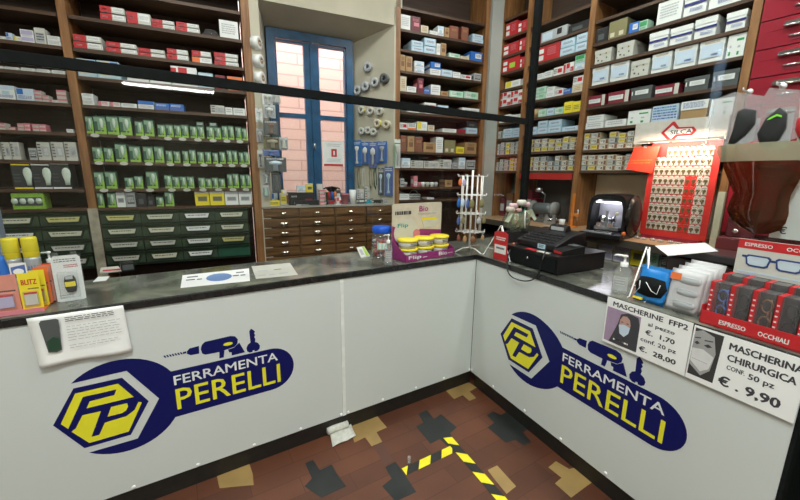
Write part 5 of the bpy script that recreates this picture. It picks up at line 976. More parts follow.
# ------------------------------------------------------------------ white wire spinner rack
p = at_z(469, 252, ZT); p.y = min(p.y, .115); RH = (LC.hit(470, 176, p.y)[1]-ZT)
t = thing('spinner_rack', 'white wire spinner rack at the inner corner of the counters', 'spinner rack', p, .4)
WW = mat('white_wire', (.84, .84, .80), .35)
m = MB()
for a in range(3):
    c_, s_ = math.cos(a*2.094+.3), math.sin(a*2.094+.3); m.tube([(0, 0, .035), (.05*c_, .05*s_, .03), (.105*c_, .105*s_, .004)], .004, WW)
m.done('foot', t); MB().tube([(0, 0, .03), (0, 0, RH+.04)], .007, WW, 10).done('pole', t)
m = MB()
for lv in range(4):
    z = RH*(.28+.24*lv); r = .07
    m.tube([(r*math.cos(k*math.pi/8), r*math.sin(k*math.pi/8), z) for k in range(17)], .0028, WW, 6)
    for k in range(8):
        a = k*math.pi/4; m.tube([(.0, 0, z), (r*math.cos(a), r*math.sin(a), z), (.102*math.cos(a), .102*math.sin(a), z-.002), (.107*math.cos(a), .107*math.sin(a), z+.012)], .0022, WW, 6)
for k in range(12):
    a = k*math.pi/6+.39; m.tube([(.07*math.cos(a), .07*math.sin(a), RH*.28), (.07*math.cos(a), .07*math.sin(a), RH)], .0036, WW, 6)
m.done('wire_cage', t)
kk = 0
for a, z, cl, w_, h in ((2.5, 3, 'orange', .03, .06), (2.95, 3, 'lilac', .03, .06), (2.4, 2, 'blue', .03, .08), (2.9, 2, 'paleblue', .03, .075), (3.3, 2, 'inkblue', .028, .08), (2.5, 1, 'inkblue', .03, .07), (3.0, 1, 'olive', .03, .06), (3.6, 2, 'olive', .04, .08), (4.4, 2, 'olive', .04, .075), (3.2, 0, 'tan', .03, .06), (2.6, 0, 'redbrown', .03, .06), (4.2, 1, 'grey', .035, .06), (3.8, 0, 'brown', .04, .06), (4.9, 1, 'olive', .03, .06), (4.8, 0, 'tan', .03, .05)):
    kk += 1; x, y = p.x+.092*math.cos(a+.4), p.y+.092*math.sin(a+.4); zt_ = ZT+RH*(.28+.24*z)-.006
    o = thing('key_ring', f'{dict(inkblue="dark blue", paleblue="pale blue", redbrown="red-brown").get(cl, cl)} trinket hanging on the {("lowest", "second", "third", "top")[z]} ring of the spinner rack{", front" if a > 3.5 else ", left side"}', 'key ring', (x, y, zt_-h), -.2, 'trinkets on the wire spinner rack')
    MB().lathe([(0, 0), (w_*.3, h*.02), (w_*.5, h*.25), (w_*.42, h*.6), (w_*.15, h*.78), (0, h*.8)], C(cl), seg=12, sy=.4).done('charm', o); MB().tube([(0, 0, h*.79), (.004, 0, h*.9), (0, 0, h), (-.004, 0, h*.9), (0, 0, h*.79)], .0012, STEEL, 5).done('ring', o)
# ------------------------------------------------------------------ right counter: red price tag on a wire easel
def easel(x_apex, y_apex, xb, yb_, v, lab, spread=.05):
    a, zt = RC.hit(x_apex, y_apex, v); b, _ = RC.hit(xb, yb_, v); t = thing('wire_easel', lab, 'easel', RC.pt(b, v, ZT), RC.ang); h = zt-ZT; d_ = a-b
    m = MB(); m.tube([(0, -.012, .003), (0, 0, .004), (d_-.006, .03, h), (d_+.006, .03, h), (d_*2+.01, 0, .004), (d_*2+.01, -.012, .003)], .0032, WW); m.tube([(d_, .03, h-.01), (d_, .09, .004)], .0032, WW); m.tube([(d_*.25, .006, h*.25), (d_*1.75+.005, .006, h*.25)], .0026, WW); m.done('wire', t)
easel(498, 226, 484, 253, .03, 'small white wire easel behind the red price tag')
a, zt = RC.hit(495, 230, .022); b = RC.hit(508.5, 233, .022)[0]; zb_ = RC.hit(494, 259, .022)[1]
t = thing('price_tag', 'red hanging tag with white label at the inner corner of the counter', 'tag', RC.pt((a+b)/2, .02, ZT), RC.ang); W_, H_ = (b-a)*1.0, zt-ZT
m = MB(); m.prism([(-W_/2, 0), (W_/2, 0), (W_/2, H_*.93), (W_*.3, H_), (-W_*.3, H_), (-W_/2, H_*.93)], 0, .003, 'red'); m.prism([(-W_*.42, H_*.22), (W_*.42, H_*.22), (W_*.42, H_*.52), (-W_*.42, H_*.52)], -.0008, 0, 'white'); m.dashes(-W_*.3, W_*.3, H_*.32, H_*.44, -.0014, 'ink', 1); m.dashes(-W_*.35, W_*.35, H_*.66, H_*.8, -.0008, 'white', 2, .6); m.done('tag_card', t)
# ------------------------------------------------------------------ cash drawer, terminal, cable
cu0, cu1 = .215, .64
t = thing('cash_drawer', 'wide black cash drawer on the right counter', 'cash drawer', RC.pt(0, .035, ZT), RC.ang)
m = MB(); m.box(cu0, cu1, .01, .40, .004, .095, BLACKP); m.box(cu0-.004, cu1+.004, .006, .404, .095, .104, BLACKP); m.box(cu0+.02, cu0+.05, .02, .05, 0, .004, BLACKP); m.box(cu1-.05, cu1-.02, .34, .38, 0, .004, BLACKP); m.box(cu0+.02, cu0+.05, .34, .38, 0, .004, BLACKP); m.box(cu1-.05, cu1-.02, .02, .05, 0, .004, BLACKP); m.done('body', t, bevel=.004)
m = MB(); m.box(cu0+.01, cu1-.01, .002, .0055, .014, .086, BLACKF); m.done('drawer_front', t); MB().lathe([(0, 0), (.008, 0), (.008, .003), (0, .003)], CHROME, (0, 0, 0), 12, Matrix.Translation(((cu0+cu1)/2, .0015, .055))@Matrix.Rotation(math.pi/2, 4, 'X')).done('lock', t)
t = thing('payment_terminal', 'black till keyboard with angled display on the cash drawer', 'till', RC.pt(.40, .12, ZT+.105), RC.ang+.05)
m = MB(); m.prism([(-.0, 0), (.26, 0), (.26, .10), (.14, .085), (.0, .035)], -.15, .15, BLACKP, Matrix.Rotation(math.pi/2, 4, 'Z')); m.done('housing', t, bevel=.006)
m = MB()
for r in range(4):
    for c in range(8): x = -.12+c*.03; y = .02+r*.03; z = .038+y*.36; m.box(x, x+.022, y, y+.022, z-.003, z+.004, mat('key_black', (.02, .02, .022), .5))
o = m.done('keys', t)
m = MB(); m.box(.02, .075, -.003, -.001, .004, .032, 'lightblue'); m.dashes(.03, .065, .008, .028, -.0035, 'ink', 2); m.done('sticker', t)
m = MB(); m.hexa([(-.06, .18, .085), (.06, .18, .085), (.06, .24, .10), (-.06, .24, .10), (-.06, .20, .125), (.06, .20, .125), (.06, .225, .13), (-.06, .225, .13)], BLACKP); m.box(-.045, .045, .186, .19, .095, .118, 'grey'); m.done('display', t)
t = thing('card_terminal', 'small black card terminal with red strip on the cash drawer', 'card terminal', RC.pt(.585, .10, ZT+.105), RC.ang-.15)
m = MB(); m.prism([(0, 0), (.15, 0), (.15, .045), (.0, .022)], -.04, .04, BLACKP, Matrix.Rotation(math.pi/2, 4, 'Z')); m.box(-.03, .03, -.002, -.0, .004, .018, 'red'); m.done('housing', t, bevel=.004); MB().box(-.028, .028, .09, .135, .040, .047, 'darkgrey').done('screen', t)
for k, (u, w_, c, n_) in enumerate(((.43, .07, 'red', 'red'), (.52, .075, 'offwhite', 'white'))):
    m = MB(); m.box(-w_/2, w_/2, 0, .03, 0, .004, c); m.dashes(-w_*.4, w_*.4, .001, .003, -.0005, 'ink', 1); tag(m.done('card_strip', None, RC.pt(u, .045, ZT+.1045), RC.ang), f'small {n_} card lying on the front edge of the cash drawer', 'card')
pts = [(514, 244, .10), (510, 250, .035), (507.5, 259, -.012), (507.5, 270, -.03), (512, 277, -.036), (521, 280.5, -.038), (530, 280.5, -.036), (537, 276, -.032), (540, 268, -.024), (543, 258, -.012), (546, 250, .05)]
w3 = []
for x, y, v in pts: u, z = RC.hit(x, y, v); q = RC.pt(u, v, z); w3.append(q)
c0 = w3[0].copy(); sm_ = []
for k in range(len(w3)-1):
    a, b, c_, d = w3[max(k-1, 0)], w3[k], w3[k+1], w3[min(k+2, len(w3)-1)]
    for j in range(5):
        s = j/5; sm_.append(.5*((2*b)+(c_-a)*s+(2*a-5*b+4*c_-d)*s*s+(-a+3*b-3*c_+d)*s**3)-c0)
sm_.append(w3[-1]-c0)
t = thing('power_cable', 'black cable looping over the counter edge below the cash drawer', 'cable', c0); MB().tube(sm_, .0038, BLACKP, 8).done('cable', t)
MB().tube([(0, 0, .002), (-.012, -.006, .004), (-.022, -.008, .0)], .007, C('orange')).done('plug', t)
# vase of artificial flowers
p = at_z(514, 247, ZT); t = thing('flower_bowl', 'glass bowl with pale flowers and leaves behind the till', 'flower bowl', (p.x+.03, p.y+.02, ZT)); t.scale = (1.38, 1.15, 1.3); pv = Vector((p.x+.03, p.y+.02, ZT)); fv = Frame(pv.x, pv.y, 0)
Hh = fv.hit(515, 200, 0)[1]-ZT
m = MB(); m.box(-.06, .06, -.05, .05, 0, .09, 'black'); m.done('stand_box', t)
MB().lathe([(0, .091), (.04, .091), (.075, .12), (.085, .155), (.07, .19), (.06, .2), (.058, .2), (.068, .19), (.082, .155), (.072, .122), (0, .095)], clear('bowl_glass', (.93, .95, .91), 1.5, .03, .10, (.5, .52, .42)), seg=26).done('bowl', t)
rn = random.Random(3); m = MB()
for k in range(26):
    a = rn.random()*6.28; r = rn.uniform(.02, .06); z = rn.uniform(.11, .18); m.face([(r*math.cos(a), r*math.sin(a), z), (r*math.cos(a)+.012, r*math.sin(a)+.01, z+.03), (r*math.cos(a)+.03, r*math.sin(a)-.004, z+.05), (r*math.cos(a)+.015, r*math.sin(a)-.012, z+.02)], C(rn.choice(['olive', 'olive', 'darkgreen', 'tan'])))
lf = m.done('leaves', t); lf['kind'] = 'stuff'
for k, (x, z, c, s) in enumerate(((-.065, .215, 'tan', .032), (-.045, .235, 'pink', .03), (.02, .25, 'cream', .034), (.055, .24, 'pink', .03), (.0, .21, 'red', .022))):
    m = MB()
    for j in range(6):
        a = j*1.047; m.lathe([(0, -.3*s), (.4*s, -.1*s), (.5*s, .3*s), (.3*s, .7*s), (0, .5*s)], mat('petal_'+c, tuple(min(1, q*.5+.35) for q in PAL[c]), .6), (x+.4*s*math.cos(a), .4*s*math.sin(a)-.01, z), 8)
    m.tube([(x, -.01, z-.01), (x*.5, 0, .13)], .003, 'green'); m.done('flower', t)
for s, xx in ((-1, -.09), (1, .1)):
    m = MB(); m.face([(xx*.5, -.02, .21), (xx*.9, -.03, .22), (xx*1.35, -.03, .16), (xx*1.1, -.04, .15)], mat('pale_leaf', (.42, .48, .36), .5)); m.face([(xx*.5, -.018, .21), (xx*1.1, -.038, .15), (xx*1.35, -.028, .16), (xx*.9, -.028, .22)], mat('pale_leaf')); m.done('ribbon_end', t)
if 1: pass; MB().tube([(-.02, -.085, .22), (-.025, -.09, .17), (-.02, -.092, .12)], .004, 'white').done('tassel', t)
# large hand sanitiser
p = at_z(620.5, 292.5, ZT); q = RC.hit(621, 253, .1); h = q[1]-ZT
pump_bottle('sanitiser_bottle', p, .040, h, 'large clear hand sanitiser bottle on the right counter', rz=-1.3)
easel(644, 247.5, 629, 298, .05, 'tall white wire easel behind the blue mask bag')
0 and flat([(596, 297), (608, 300), (620, 297), (608, 291)], 'small clear tray on the counter edge left of the sanitiser', 'tray', 'tray', CLEAR, th=.006)
# blue bag of black masks
def bag_on_rc(x0, x1, yt, v, W_s=1): a, b = RC.u_at(x0, ZT, v), RC.u_at(x1, ZT, v); return (a+b)/2, b-a, RC.hit((x0+x1)/2, yt, v)[1]-ZT
a, b = RC.hit(631, 300, .03)[0], RC.hit(662, 300, .03)[0]; H_ = RC.hit(648, 265, .07)[1]-ZT
t = thing('mask_bag', 'bright blue bag with black face masks leaning on the white easel', 'mask bag', RC.pt((a+b)/2+.0, .045, ZT+.002), RC.ang); t.rotation_euler.x = -.2; W_ = b-a
BLB = mat('blue_film', (.02, .22, .62), .25); pillow(W_, H_, .035, BLB).done('bag', t)
m = MB(); m.lathe([(0, -.048), (.04, -.038), (.052, 0), (.04, .035), (0, .045)], BLACKF, (0.0, -.010, H_*.45), 18, sy=.34, sx=W_/.098); m.done('black_mask', t)
m = MB(); m.tube([(-.045, -.03, H_*.2), (-.03, -.034, H_*.35), (-.035, -.034, H_*.55)], .0018, 'white'); m.tube([(-.01, -.034, H_*.55), (.02, -.036, H_*.35), (.04, -.03, H_*.3), (.045, -.03, H_*.55)], .0018, 'white'); m.done('ear_loop', t)
m = MB(); m.box(-W_*.46, W_*.46, -.008, .006, H_*.9, H_*1.0, BLB); m.done('header_strip', t); MB().box(-W_*.45, -W_*.15, -.020, -.010, H_*.04, H_*.10, 'yellow').done('yellow_print', t)
# white packets of filtering masks
a, b = RC.hit(662, 300, .04)[0], RC.hit(706, 300, .04)[0]; H0 = RC.hit(680, 266, .10)[1]-ZT
for k in range(4):
    w_ = (b-a)*.84; uu = a+w_/2+(b-a)*.035*k; v = .052+.027*k; hh = H0*.97+.010*k
    t = thing('mask_packet', f'white film packet of filtering masks, {("frontmost, with orange mark", "second from the front", "third from the front", "rearmost")[k]}', 'mask packet', RC.pt(uu, v, ZT+.001), RC.ang-.03*k, 'white mask packets'); t.rotation_euler.x = -.18
    pillow(w_, hh, .018, clear('white_film', (.9, .9, .9), 1.4, .2, .5, (.85, .85, .86))).done('bag', t)
    m = MB()
    for r in range(3):
        m.lathe([(0, -.016), (.028, -.012), (.032, 0), (.028, .012), (0, .016)], C('grey'), (.01, -.004, hh*(.2+.28*r)), 14, sx=w_/.095, sy=.28)
        m.dashes(-w_*.28, w_*.38, hh*(.2+.28*r)-.012, hh*(.2+.28*r)+.012, -.0135, 'grey', 2, .25, r+k)
    m.done('mask', t)
    if k == 0: MB().box(-w_*.45, -w_*.15, -.0155, -.0125, hh*.74, hh*.9, 'orange').done('orange_mark', t)
# ------------------------------------------------------------------ reading-glasses display
SR = mat('display_red', (.52, .02, .025), .4)
u0 = RC.hit(697, 331, .012)[0]; u1 = 1.64
t = thing('glasses_display', 'red and white display of boxed reading glasses on the right counter', 'counter display', RC.pt(0, .012, ZT), RC.ang); DT = .19
m = MB(); m.box(u0, u1, 0, .004, 0, .05, SR); m.box(u0, u1, 0, DT, 0, .004, SR); m.box(u0, u0+.003, 0, DT, 0, .07, SR); m.box(u1-.003, u1, 0, DT, 0, .07, SR)
m.text('ESPRESSO', u0+.060, u0+.135, .014, .030, -.0006, 'white', bold=.03); m.text('OCCHIALI', u0+.168, u0+.243, .014, .030, -.0006, 'white', bold=.03); m.done('tray', t)
hF = Frame(*RC.pt(0, .012+DT, 0)[:2], RC.ang); hu0, hz = hF.hit(735, 237.5, 0); hu1 = u1; hz1 = hz-ZT; hu0 = max(hu0, u0)
m = MB(); m.box(hu0, hu1, DT, DT+.004, 0, hz1, 'offwhite'); m.box(hu0, hu1, DT-.0008, DT, hz1-.035, hz1-.001, SR); W_ = hu1-hu0
m.text('ESPRESSO', hu0+.02, hu0+.098, hz1-.025, hz1-.012, DT-.0016, 'white', bold=.03); m.text('OCCHIALI', hu0+.135, hu0+.225, hz1-.025, hz1-.012, DT-.0016, 'white', bold=.03)
m.box(hu0+.02, hu0+.07, DT-.0008, DT, hz1-.17, hz1-.13, 'lilac'); m.box(hu0+.10, hu0+.15, DT-.0008, DT, hz1-.155, hz1-.15, 'ink'); m.box(hu0+.17, hu0+.215, DT-.0008, DT, hz1-.16, hz1-.14, 'inkblue'); m.box(hu0+.01, hu1-.03, DT-.0008, DT, hz1-.125, hz1-.12, 'paleblue'); hd_ = m.done('header_card', t)
m = MB(); zc = hz1-.078; GB = mat('glasses_picture', (.03, .06, .2), .3)
for cx in (hu0+.065, hu0+.15):
    o_ = [(cx+a*.037, zc+b*.022) for a, b in ((-1, .7), (-.8, 1), (.8, 1), (1, .7), (.85, -.7), (.6, -1), (-.6, -1), (-.85, -.7))]; i_ = [(cx+a*.031, zc+b*.016) for a, b in ((-1, .7), (-.8, 1), (.8, 1), (1, .7), (.85, -.7), (.6, -1), (-.6, -1), (-.85, -.7))]
    m.prism(o_, DT-.002, DT-.0008, GB); m.prism(i_, DT-.0028, DT-.002, mat('lens_print', (.5, .6, .66), .3))
m.box(hu0+.10, hu0+.115, DT-.002, DT-.0008, zc+.004, zc+.012, GB); m.box(hu0+.018, hu0+.03, DT-.002, DT-.0008, zc+.01, zc+.018, GB); m.box(hu0+.186, hu0+.198, DT-.002, DT-.0008, zc+.01, zc+.018, GB); m.done('glasses_picture', hd_)
n_ = 5; wd = (u1-u0-.012)/n_
for k in range(n_):
    for rr in range(2):
        c = ('inkblue', 'black', 'brown', 'black', 'navy')[k]; uu = u0+.006+wd*(k+.5); H_ = .155+.02*rr
        g = thing('glasses_box', f'clear box with {("dark blue", "black", "brown", "black", "navy")[k]} reading glasses, {ORD[k+1]} from left, {("front", "back")[rr]} row of the display', 'glasses box', RC.pt(uu, .012+.018+.075*rr, ZT+.005), RC.ang, 'boxed reading glasses')
        m = MB(); q = wd*.47; m.box(-q, -q*.55, 0, .002, 0, H_, SR); m.box(-q, -q+.0015, .0, .06, 0, H_, SR); m.box(-q, q, .058, .06, 0, H_, mat('box_back', (.03, .025, .025), .5)); m.box(-q, -q*.5, .002, .06, H_-.002, H_, SR); m.dashes(-q*.9, -q*.65, H_*.2, H_*.8, -.0006, 'white', 5, .3, k); m.done('card', g)
        MB().box(-q*.54, q, 0, .057, 0, H_-.001, CLEAR).done('clear_box', g)
        m = MB(); cc = C(c)
        for zz3 in (H_*.3, H_*.68): m.tube([(q*.2+.014*math.cos(j*math.pi/6), .02, zz3+.022*math.sin(j*math.pi/6)) for j in range(13)], .0028, cc, 6)
        m.tube([(q*.2+.006, .02, H_*.43), (q*.2+.006, .02, H_*.55)], .0026, cc); m.tube([(q*.2, .022, H_*.08), (q*.2+.01, .05, H_*.1), (q*.2, .05, H_*.8)], .0022, cc); m.done('glasses', g)
# ------------------------------------------------------------------ hanging mask packs and amber visor on the right screen pane
vh = vr-.035
def poly_fr(fr, pts, v): 
    q = [fr.hit(x, y, v) for x, y in pts]; return q
def hang(name, lab, cat, hook, hx=2, grp=None):
    u, z = RC.hit(*hook, vh); t = thing(name, lab, cat, RC.pt(u, vh, z), RC.ang, grp)
    m = MB(); m.lathe([(0, 0), (.014, 0), (.012, .006), (.005, .009), (.005, .016), (0, .016)], C('white'), (0, 0, 0), 14, Matrix.Translation((0, .031, 0))@Matrix.Rotation(math.pi/2, 4, 'X')); m.tube([(0, .015, 0), (0, -.03, 0), (0, -.034, .012)], .003, 'white'); m.done('suction_hook', t)
    return t, u, z
def shape(t, u, z, pts, y0, y1, m_, nm): 
    q = [(a-u, b-z) for a, b in poly_fr(RC, pts, vh)]; MB().prism(q, y0, y1, m_).done(nm, t)
t, u, z = hang('mask_pack', 'clear hanging bag with plain black mask, left one', 'mask pack', (746.5, 91))
shape(t, u, z, [(727, 150), (757, 140), (764, 96), (735, 92), (714, 100), (706, 150)], -.004, -.002, BAG, 'bag'); shape(t, u, z, zz([(170, 300), (180, 430), (280, 400), (300, 290)], 700, 60, 5), .006, .008, C('grey'), 'insert_card')
MSK = mat('black_fabric', (.018, .02, .02), .8, bump=.4, scale=200)
def relief(t, u, z, pts, d, m_, nm):
    q = [(a-u, b-z) for a, b in poly_fr(RC, pts, vh)]; cx = sum(a for a, b in q)/len(q); cz = sum(b for a, b in q)/len(q); m = MB(); i = m.mi(m_); rings = []
    for s, y in ((1, .004), (.97, -.004), (.8, -d*.7), (.45, -d*.95)): rings.append([m.bm.verts.new((cx+(a-cx)*s, y, cz+(b-cz)*s)) for a, b in q])
    for A_, B_ in zip(rings, rings[1:]):
        for k in range(len(q)): f = m.bm.faces.new((A_[k], A_[(k+1) % len(q)], B_[(k+1) % len(q)], B_[k])); f.material_index = i; f.smooth = True
    f = m.bm.faces.new(rings[-1]); f.material_index = i; f.smooth = True; f = m.bm.faces.new(rings[0][::-1]); f.material_index = i
    bmesh.ops.recalc_face_normals(m.bm, faces=m.bm.faces[:]); return m.done(nm, t)
relief(t, u, z, zz([(190, 255), (225, 240), (285, 250), (280, 320), (230, 380), (170, 425), (140, 420), (165, 350), (180, 290)], 700, 60, 5), .02, MSK, 'black_mask')
t, u, z = hang('mask_pack', 'clear hanging bag with black mask marked in green, right one', 'mask pack', (780, 85.5))
shape(t, u, z, [(765, 150), (797, 138), (800, 90), (770, 88), (762, 100), (752, 150)], -.004, -.002, BAG, 'bag'); shape(t, u, z, zz([(330, 300), (300, 440), (440, 440), (470, 260)], 700, 60, 5), .006, .008, C('grey'), 'insert_card')
relief(t, u, z, zz([(285, 370), (330, 290), (400, 235), (440, 265), (435, 340), (400, 400), (350, 435), (310, 435), (292, 405)], 700, 60, 5), .02, MSK, 'black_mask')
shape(t, u, z, zz([(345, 302), (360, 290), (395, 272), (418, 278), (420, 288), (395, 282), (362, 298)], 700, 60, 5), -.022, -.019, mat('neon_green_print', (.25, .8, .05), .5), 'green_stripe')
t, u, z = hang('mask_pack', 'hanging pack with round red shape at the right edge', 'mask pack', (806, 84)); shape(t, u, z, [(796, 145), (835, 140), (838, 92), (800, 92)], .004, .006, C('offwhite'), 'insert_card')
relief(t, u, z, [(795, 130), (797, 119), (804, 114), (818, 116), (824, 130), (816, 142), (801, 142)], .02, C('red'), 'red_disc')
# amber visor
t, u, z = hang('face_visor', 'large amber face visor with pale head band hanging right of the keys', 'visor', (742, 150.5)); 
AMB = bpy.data.materials.new('amber_polycarbonate'); AMB.use_nodes = True; nt = AMB.node_tree; nt.nodes.clear(); o_ = nt.nodes.new('ShaderNodeOutputMaterial'); a_ = nt.nodes.new('ShaderNodeBsdfTransparent'); a_.inputs[0].default_value = (.50, .22, .08, 1); g_ = nt.nodes.new('ShaderNodeBsdfGlossy'); g_.inputs[1].default_value = .05; f_ = schlick(nt, 1.5)
n_ = nt.nodes.new('ShaderNodeTexNoise'); n_.inputs['Scale'].default_value = 7; d_ = nt.nodes.new('ShaderNodeBsdfDiffuse'); r_ = nt.nodes.new('ShaderNodeValToRGB'); r_.color_ramp.elements[0].color = (.03, .011, .007, 1); r_.color_ramp.elements[1].color = (.11, .042, .016, 1); nt.links.new(n_.outputs['Fac'], r_.inputs[0]); nt.links.new(r_.outputs[0], d_.inputs[0])
x1_ = nt.nodes.new('ShaderNodeMixShader'); x1_.inputs[0].default_value = .28; nt.links.new(a_.outputs[0], x1_.inputs[1]); nt.links.new(d_.outputs[0], x1_.inputs[2]); x2_ = nt.nodes.new('ShaderNodeMixShader'); nt.links.new(f_.outputs[0], x2_.inputs[0]); nt.links.new(x1_.outputs[0], x2_.inputs[1]); nt.links.new(g_.outputs[0], x2_.inputs[2]); nt.links.new(x2_.outputs[0], o_.inputs[0])
def shell(rows_, y0, bulge, m_, nm, th=.003):
    m = MB(); i = m.mi(m_); g = []
    for (xl, xr, y) in rows_:
        a, za_ = RC.hit(xl, y, vh-.02); b, zb_ = RC.hit(xr, y+ (xr-xl)*.0, vh-.02); zz4 = (za_+zb_)/2; line = []
        for k in range(13): s = k/12*2-1; line.append((a+(b-a)*k/12-u, y0-bulge*(1-s*s), zz4-z))
        g.append(line)
    for off in (0, th):
        vs = [[m.bm.verts.new((x, y+off, zq)) for x, y, zq in l] for l in g]
        for r in range(len(vs)-1):
            for k in range(12): f = m.bm.faces.new((vs[r][k], vs[r+1][k], vs[r+1][k+1], vs[r][k+1])); f.material_index = i; f.smooth = True
    bmesh.ops.recalc_face_normals(m.bm, faces=m.bm.faces[:]); m.done(nm, t)
shell([(720, 808, 160), (724, 803, 172), (728, 796, 184), (732, 790, 194), (728, 788, 203), (725, 788, 212), (729, 785, 221), (738, 778, 229), (750, 768, 233)], -.01, .05, AMB, 'visor_pane')
shell([(718, 812, 143), (716, 811, 150), (720, 809, 161)], -.013, .052, clear('visor_band', (.8, .8, .66), 1.4, .2, .5, (.42, .42, .30)), 'head_band')
uu, zz5 = RC.hit(792, 172, vr+.03); t = thing('price_sign', 'white price sign with euro mark partly cut by the right edge', 'sign', RC.pt(0, vr+.03, 0), RC.ang); zb_ = RC.hit(795, 238, vr+.03)[1]
m = MB(); m.box(uu-.03, uu+.26, 0, .003, zb_-.01, zz5, 'white'); m.text('€ 3,50'[:1], uu+.0, uu+.025, zb_+.012, zb_+.045, -.0008, 'ink', bold=.03); m.done('sheet', t); m = MB(); m.box(uu+.1, uu+.12, .0035, .02, ZT-.0, zb_+.1, 'grey'); m.done('stand', t)
# brown machine with a paper sheet behind the mask bags
vM = .33; a = RC.u_at(664, ZT+.1, vM); b = RC.u_at(742, ZT+.1, vM); Hm = RC.hit(690, 250, vM)[1]-ZT; BRN = mat('brown_machine_plastic', (.05, .025, .02), .35)
t = thing('printer', 'low dark brown machine behind the white mask packets', 'machine', RC.pt((a+b)/2, vM, ZT), RC.ang); w_ = (b-a)/2
m = MB(); m.box(-w_, w_, .0, .17, 0, Hm*.8, BRN); m.done('housing', t, bevel=.012); m = MB(); m.box(-w_*.96, w_*1.0, -.02, .17, Hm*.84, Hm, mat('dark_lid', (.03, .025, .025), .3)); m.box(-w_*.8, w_*.8, .02, .15, Hm*.80, Hm*.84, BRN); m.done('lid', t, bevel=.008)
zp = ZT+Hm+.002; m = MB(); q = [at_z(x, y, zp) for x, y in ((668, 256), (718, 251.5), (705, 243), (655, 246))]; c0 = sum(q, Vector())/4; m.slab([(p.x-c0.x, p.y-c0.y) for p in q], 0, .002, 'white'); tag(m.done('paper_sheet', None, c0), 'white sheet of paper lying on the brown machine', 'paper')
# ------------------------------------------------------------------ price signs and notice on the counter fronts
INK = C('ink')
t = thing('price_sign', 'white sign for FFP2 masks with a tinted portrait, hung from the worktop', 'sign', RC.pt(.984, -.0225, .768), RC.ang); t.rotation_euler.y = 0
Wd, Hd = .34, .217
m = MB(); m.box(0, Wd, 0, .0015, 0, Hd, 'paper'); y = -.0006
m.text('MASCHERINE  FFP2', .03, .325, .182, .203, y, INK, bold=.05); m.text('al pezzo', .185, .285, .142, .162, y, INK, bold=.03); m.text('€.  1,70', .18, .29, .105, .128, y, INK, bold=.05); m.text('conf. 20 pz', .165, .30, .068, .090, y, INK, bold=.03); m.text('€.  28,00', .165, .305, .025, .050, y, INK, bold=.05); m.done('sheet', t)
SK = mat('print_skin', (.50, .30, .25), .5); m = MB()
m.face([(.006, y, .012), (.155, y, .012), (.155, y, .172), (.006, y, .172)], mat('print_lilac', (.36, .26, .38), .5)); m.face([(.03, y-.0003, .012), (.155, y-.0003, .012), (.155, y-.0003, .13), (.145, y-.0003, .165), (.1, y-.0003, .17), (.07, y-.0003, .155), (.062, y-.0003, .11)], 'ink')
m.face([(.068, y-.0006, .10), (.070, y-.0006, .13), (.080, y-.0006, .15), (.098, y-.0006, .154), (.112, y-.0006, .142), (.118, y-.0006, .118), (.112, y-.0006, .085), (.095, y-.0006, .062), (.078, y-.0006, .07)], SK); m.face([(.067, y-.0009, .106), (.090, y-.0009, .114), (.117, y-.0009, .108), (.113, y-.0009, .080), (.095, y-.0009, .058), (.074, y-.0009, .068)], 'paleblue'); m.face([(.07, y-.0009, .060), (.095, y-.0009, .048), (.10, y-.0009, .012), (.05, y-.0009, .012)], 'ink')
for cx in (.080, .104): m.face([(cx-.006, y-.0009, .120), (cx+.006, y-.0009, .121), (cx+.004, y-.0009, .125), (cx-.004, y-.0009, .124)], 'ink')
m.dashes(.05, .12, .02, .035, y-.0009, 'white', 1, .5, 8); m.done('portrait_picture', t)
t = thing('price_sign', 'white sign for surgical masks with a grey portrait, at the counter end', 'sign', RC.pt(1.328, -.0225, .768), RC.ang)
Wd, Hd = .30, .213; m = MB(); m.box(0, Wd, 0, .0015, 0, Hd, 'paper')
m.text('MASCHERINA', .112, .295, .166, .190, y, INK, bold=.05); m.text('CHIRURGICA', .112, .285, .124, .148, y, INK, bold=.05); m.text('CONF.', .115, .165, .092, .108, y, INK, bold=.03); m.text('50 pz', .175, .24, .080, .106, y, INK, bold=.03); m.text('€ . 9,90', .10, .262, .022, .062, y, INK, bold=.05); m.done('sheet', t)
m = MB(); G1, G2, G3 = mat('print_grey', (.36, .36, .36), .5), mat('print_pale', (.68, .68, .68), .5), mat('print_mid', (.04, .04, .04), .5)
m.face([(.004, y, .02), (.085, y, .02), (.092, y, .205), (.006, y, .205)], G3); m.face([(.006, y-.0003, .06), (.045, y-.0003, .03), (.07, y-.0003, .06), (.078, y-.0003, .13), (.066, y-.0003, .19), (.03, y-.0003, .203), (.006, y-.0003, .19)], G1)
m.face([(.006, y-.0006, .125), (.04, y-.0006, .132), (.075, y-.0006, .115), (.066, y-.0006, .065), (.042, y-.0006, .045), (.006, y-.0006, .075)], G2)
for cx, w_ in ((.018, .009), (.052, .013)): m.face([(cx-w_, y-.0009, .148), (cx, y-.0009, .143), (cx+w_, y-.0009, .150), (cx, y-.0009, .157)], 'ink'); m.face([(cx-w_, y-.0009, .165), (cx+w_, y-.0009, .17), (cx+w_, y-.0009, .174), (cx-w_, y-.0009, .169)], 'ink')
m.face([(.01, y-.0009, .085), (.06, y-.0009, .082), (.06, y-.0009, .084), (.01, y-.0009, .087)], G1); m.done('portrait_picture', t)
t = thing('notice', 'printed white sheet with a dark bottle picture taped to the left counter', 'sign', (-2.27, -.0225, .774))
m = MB(); i = m.mi('paper'); n1_, n2_ = 10, 12; vs = []
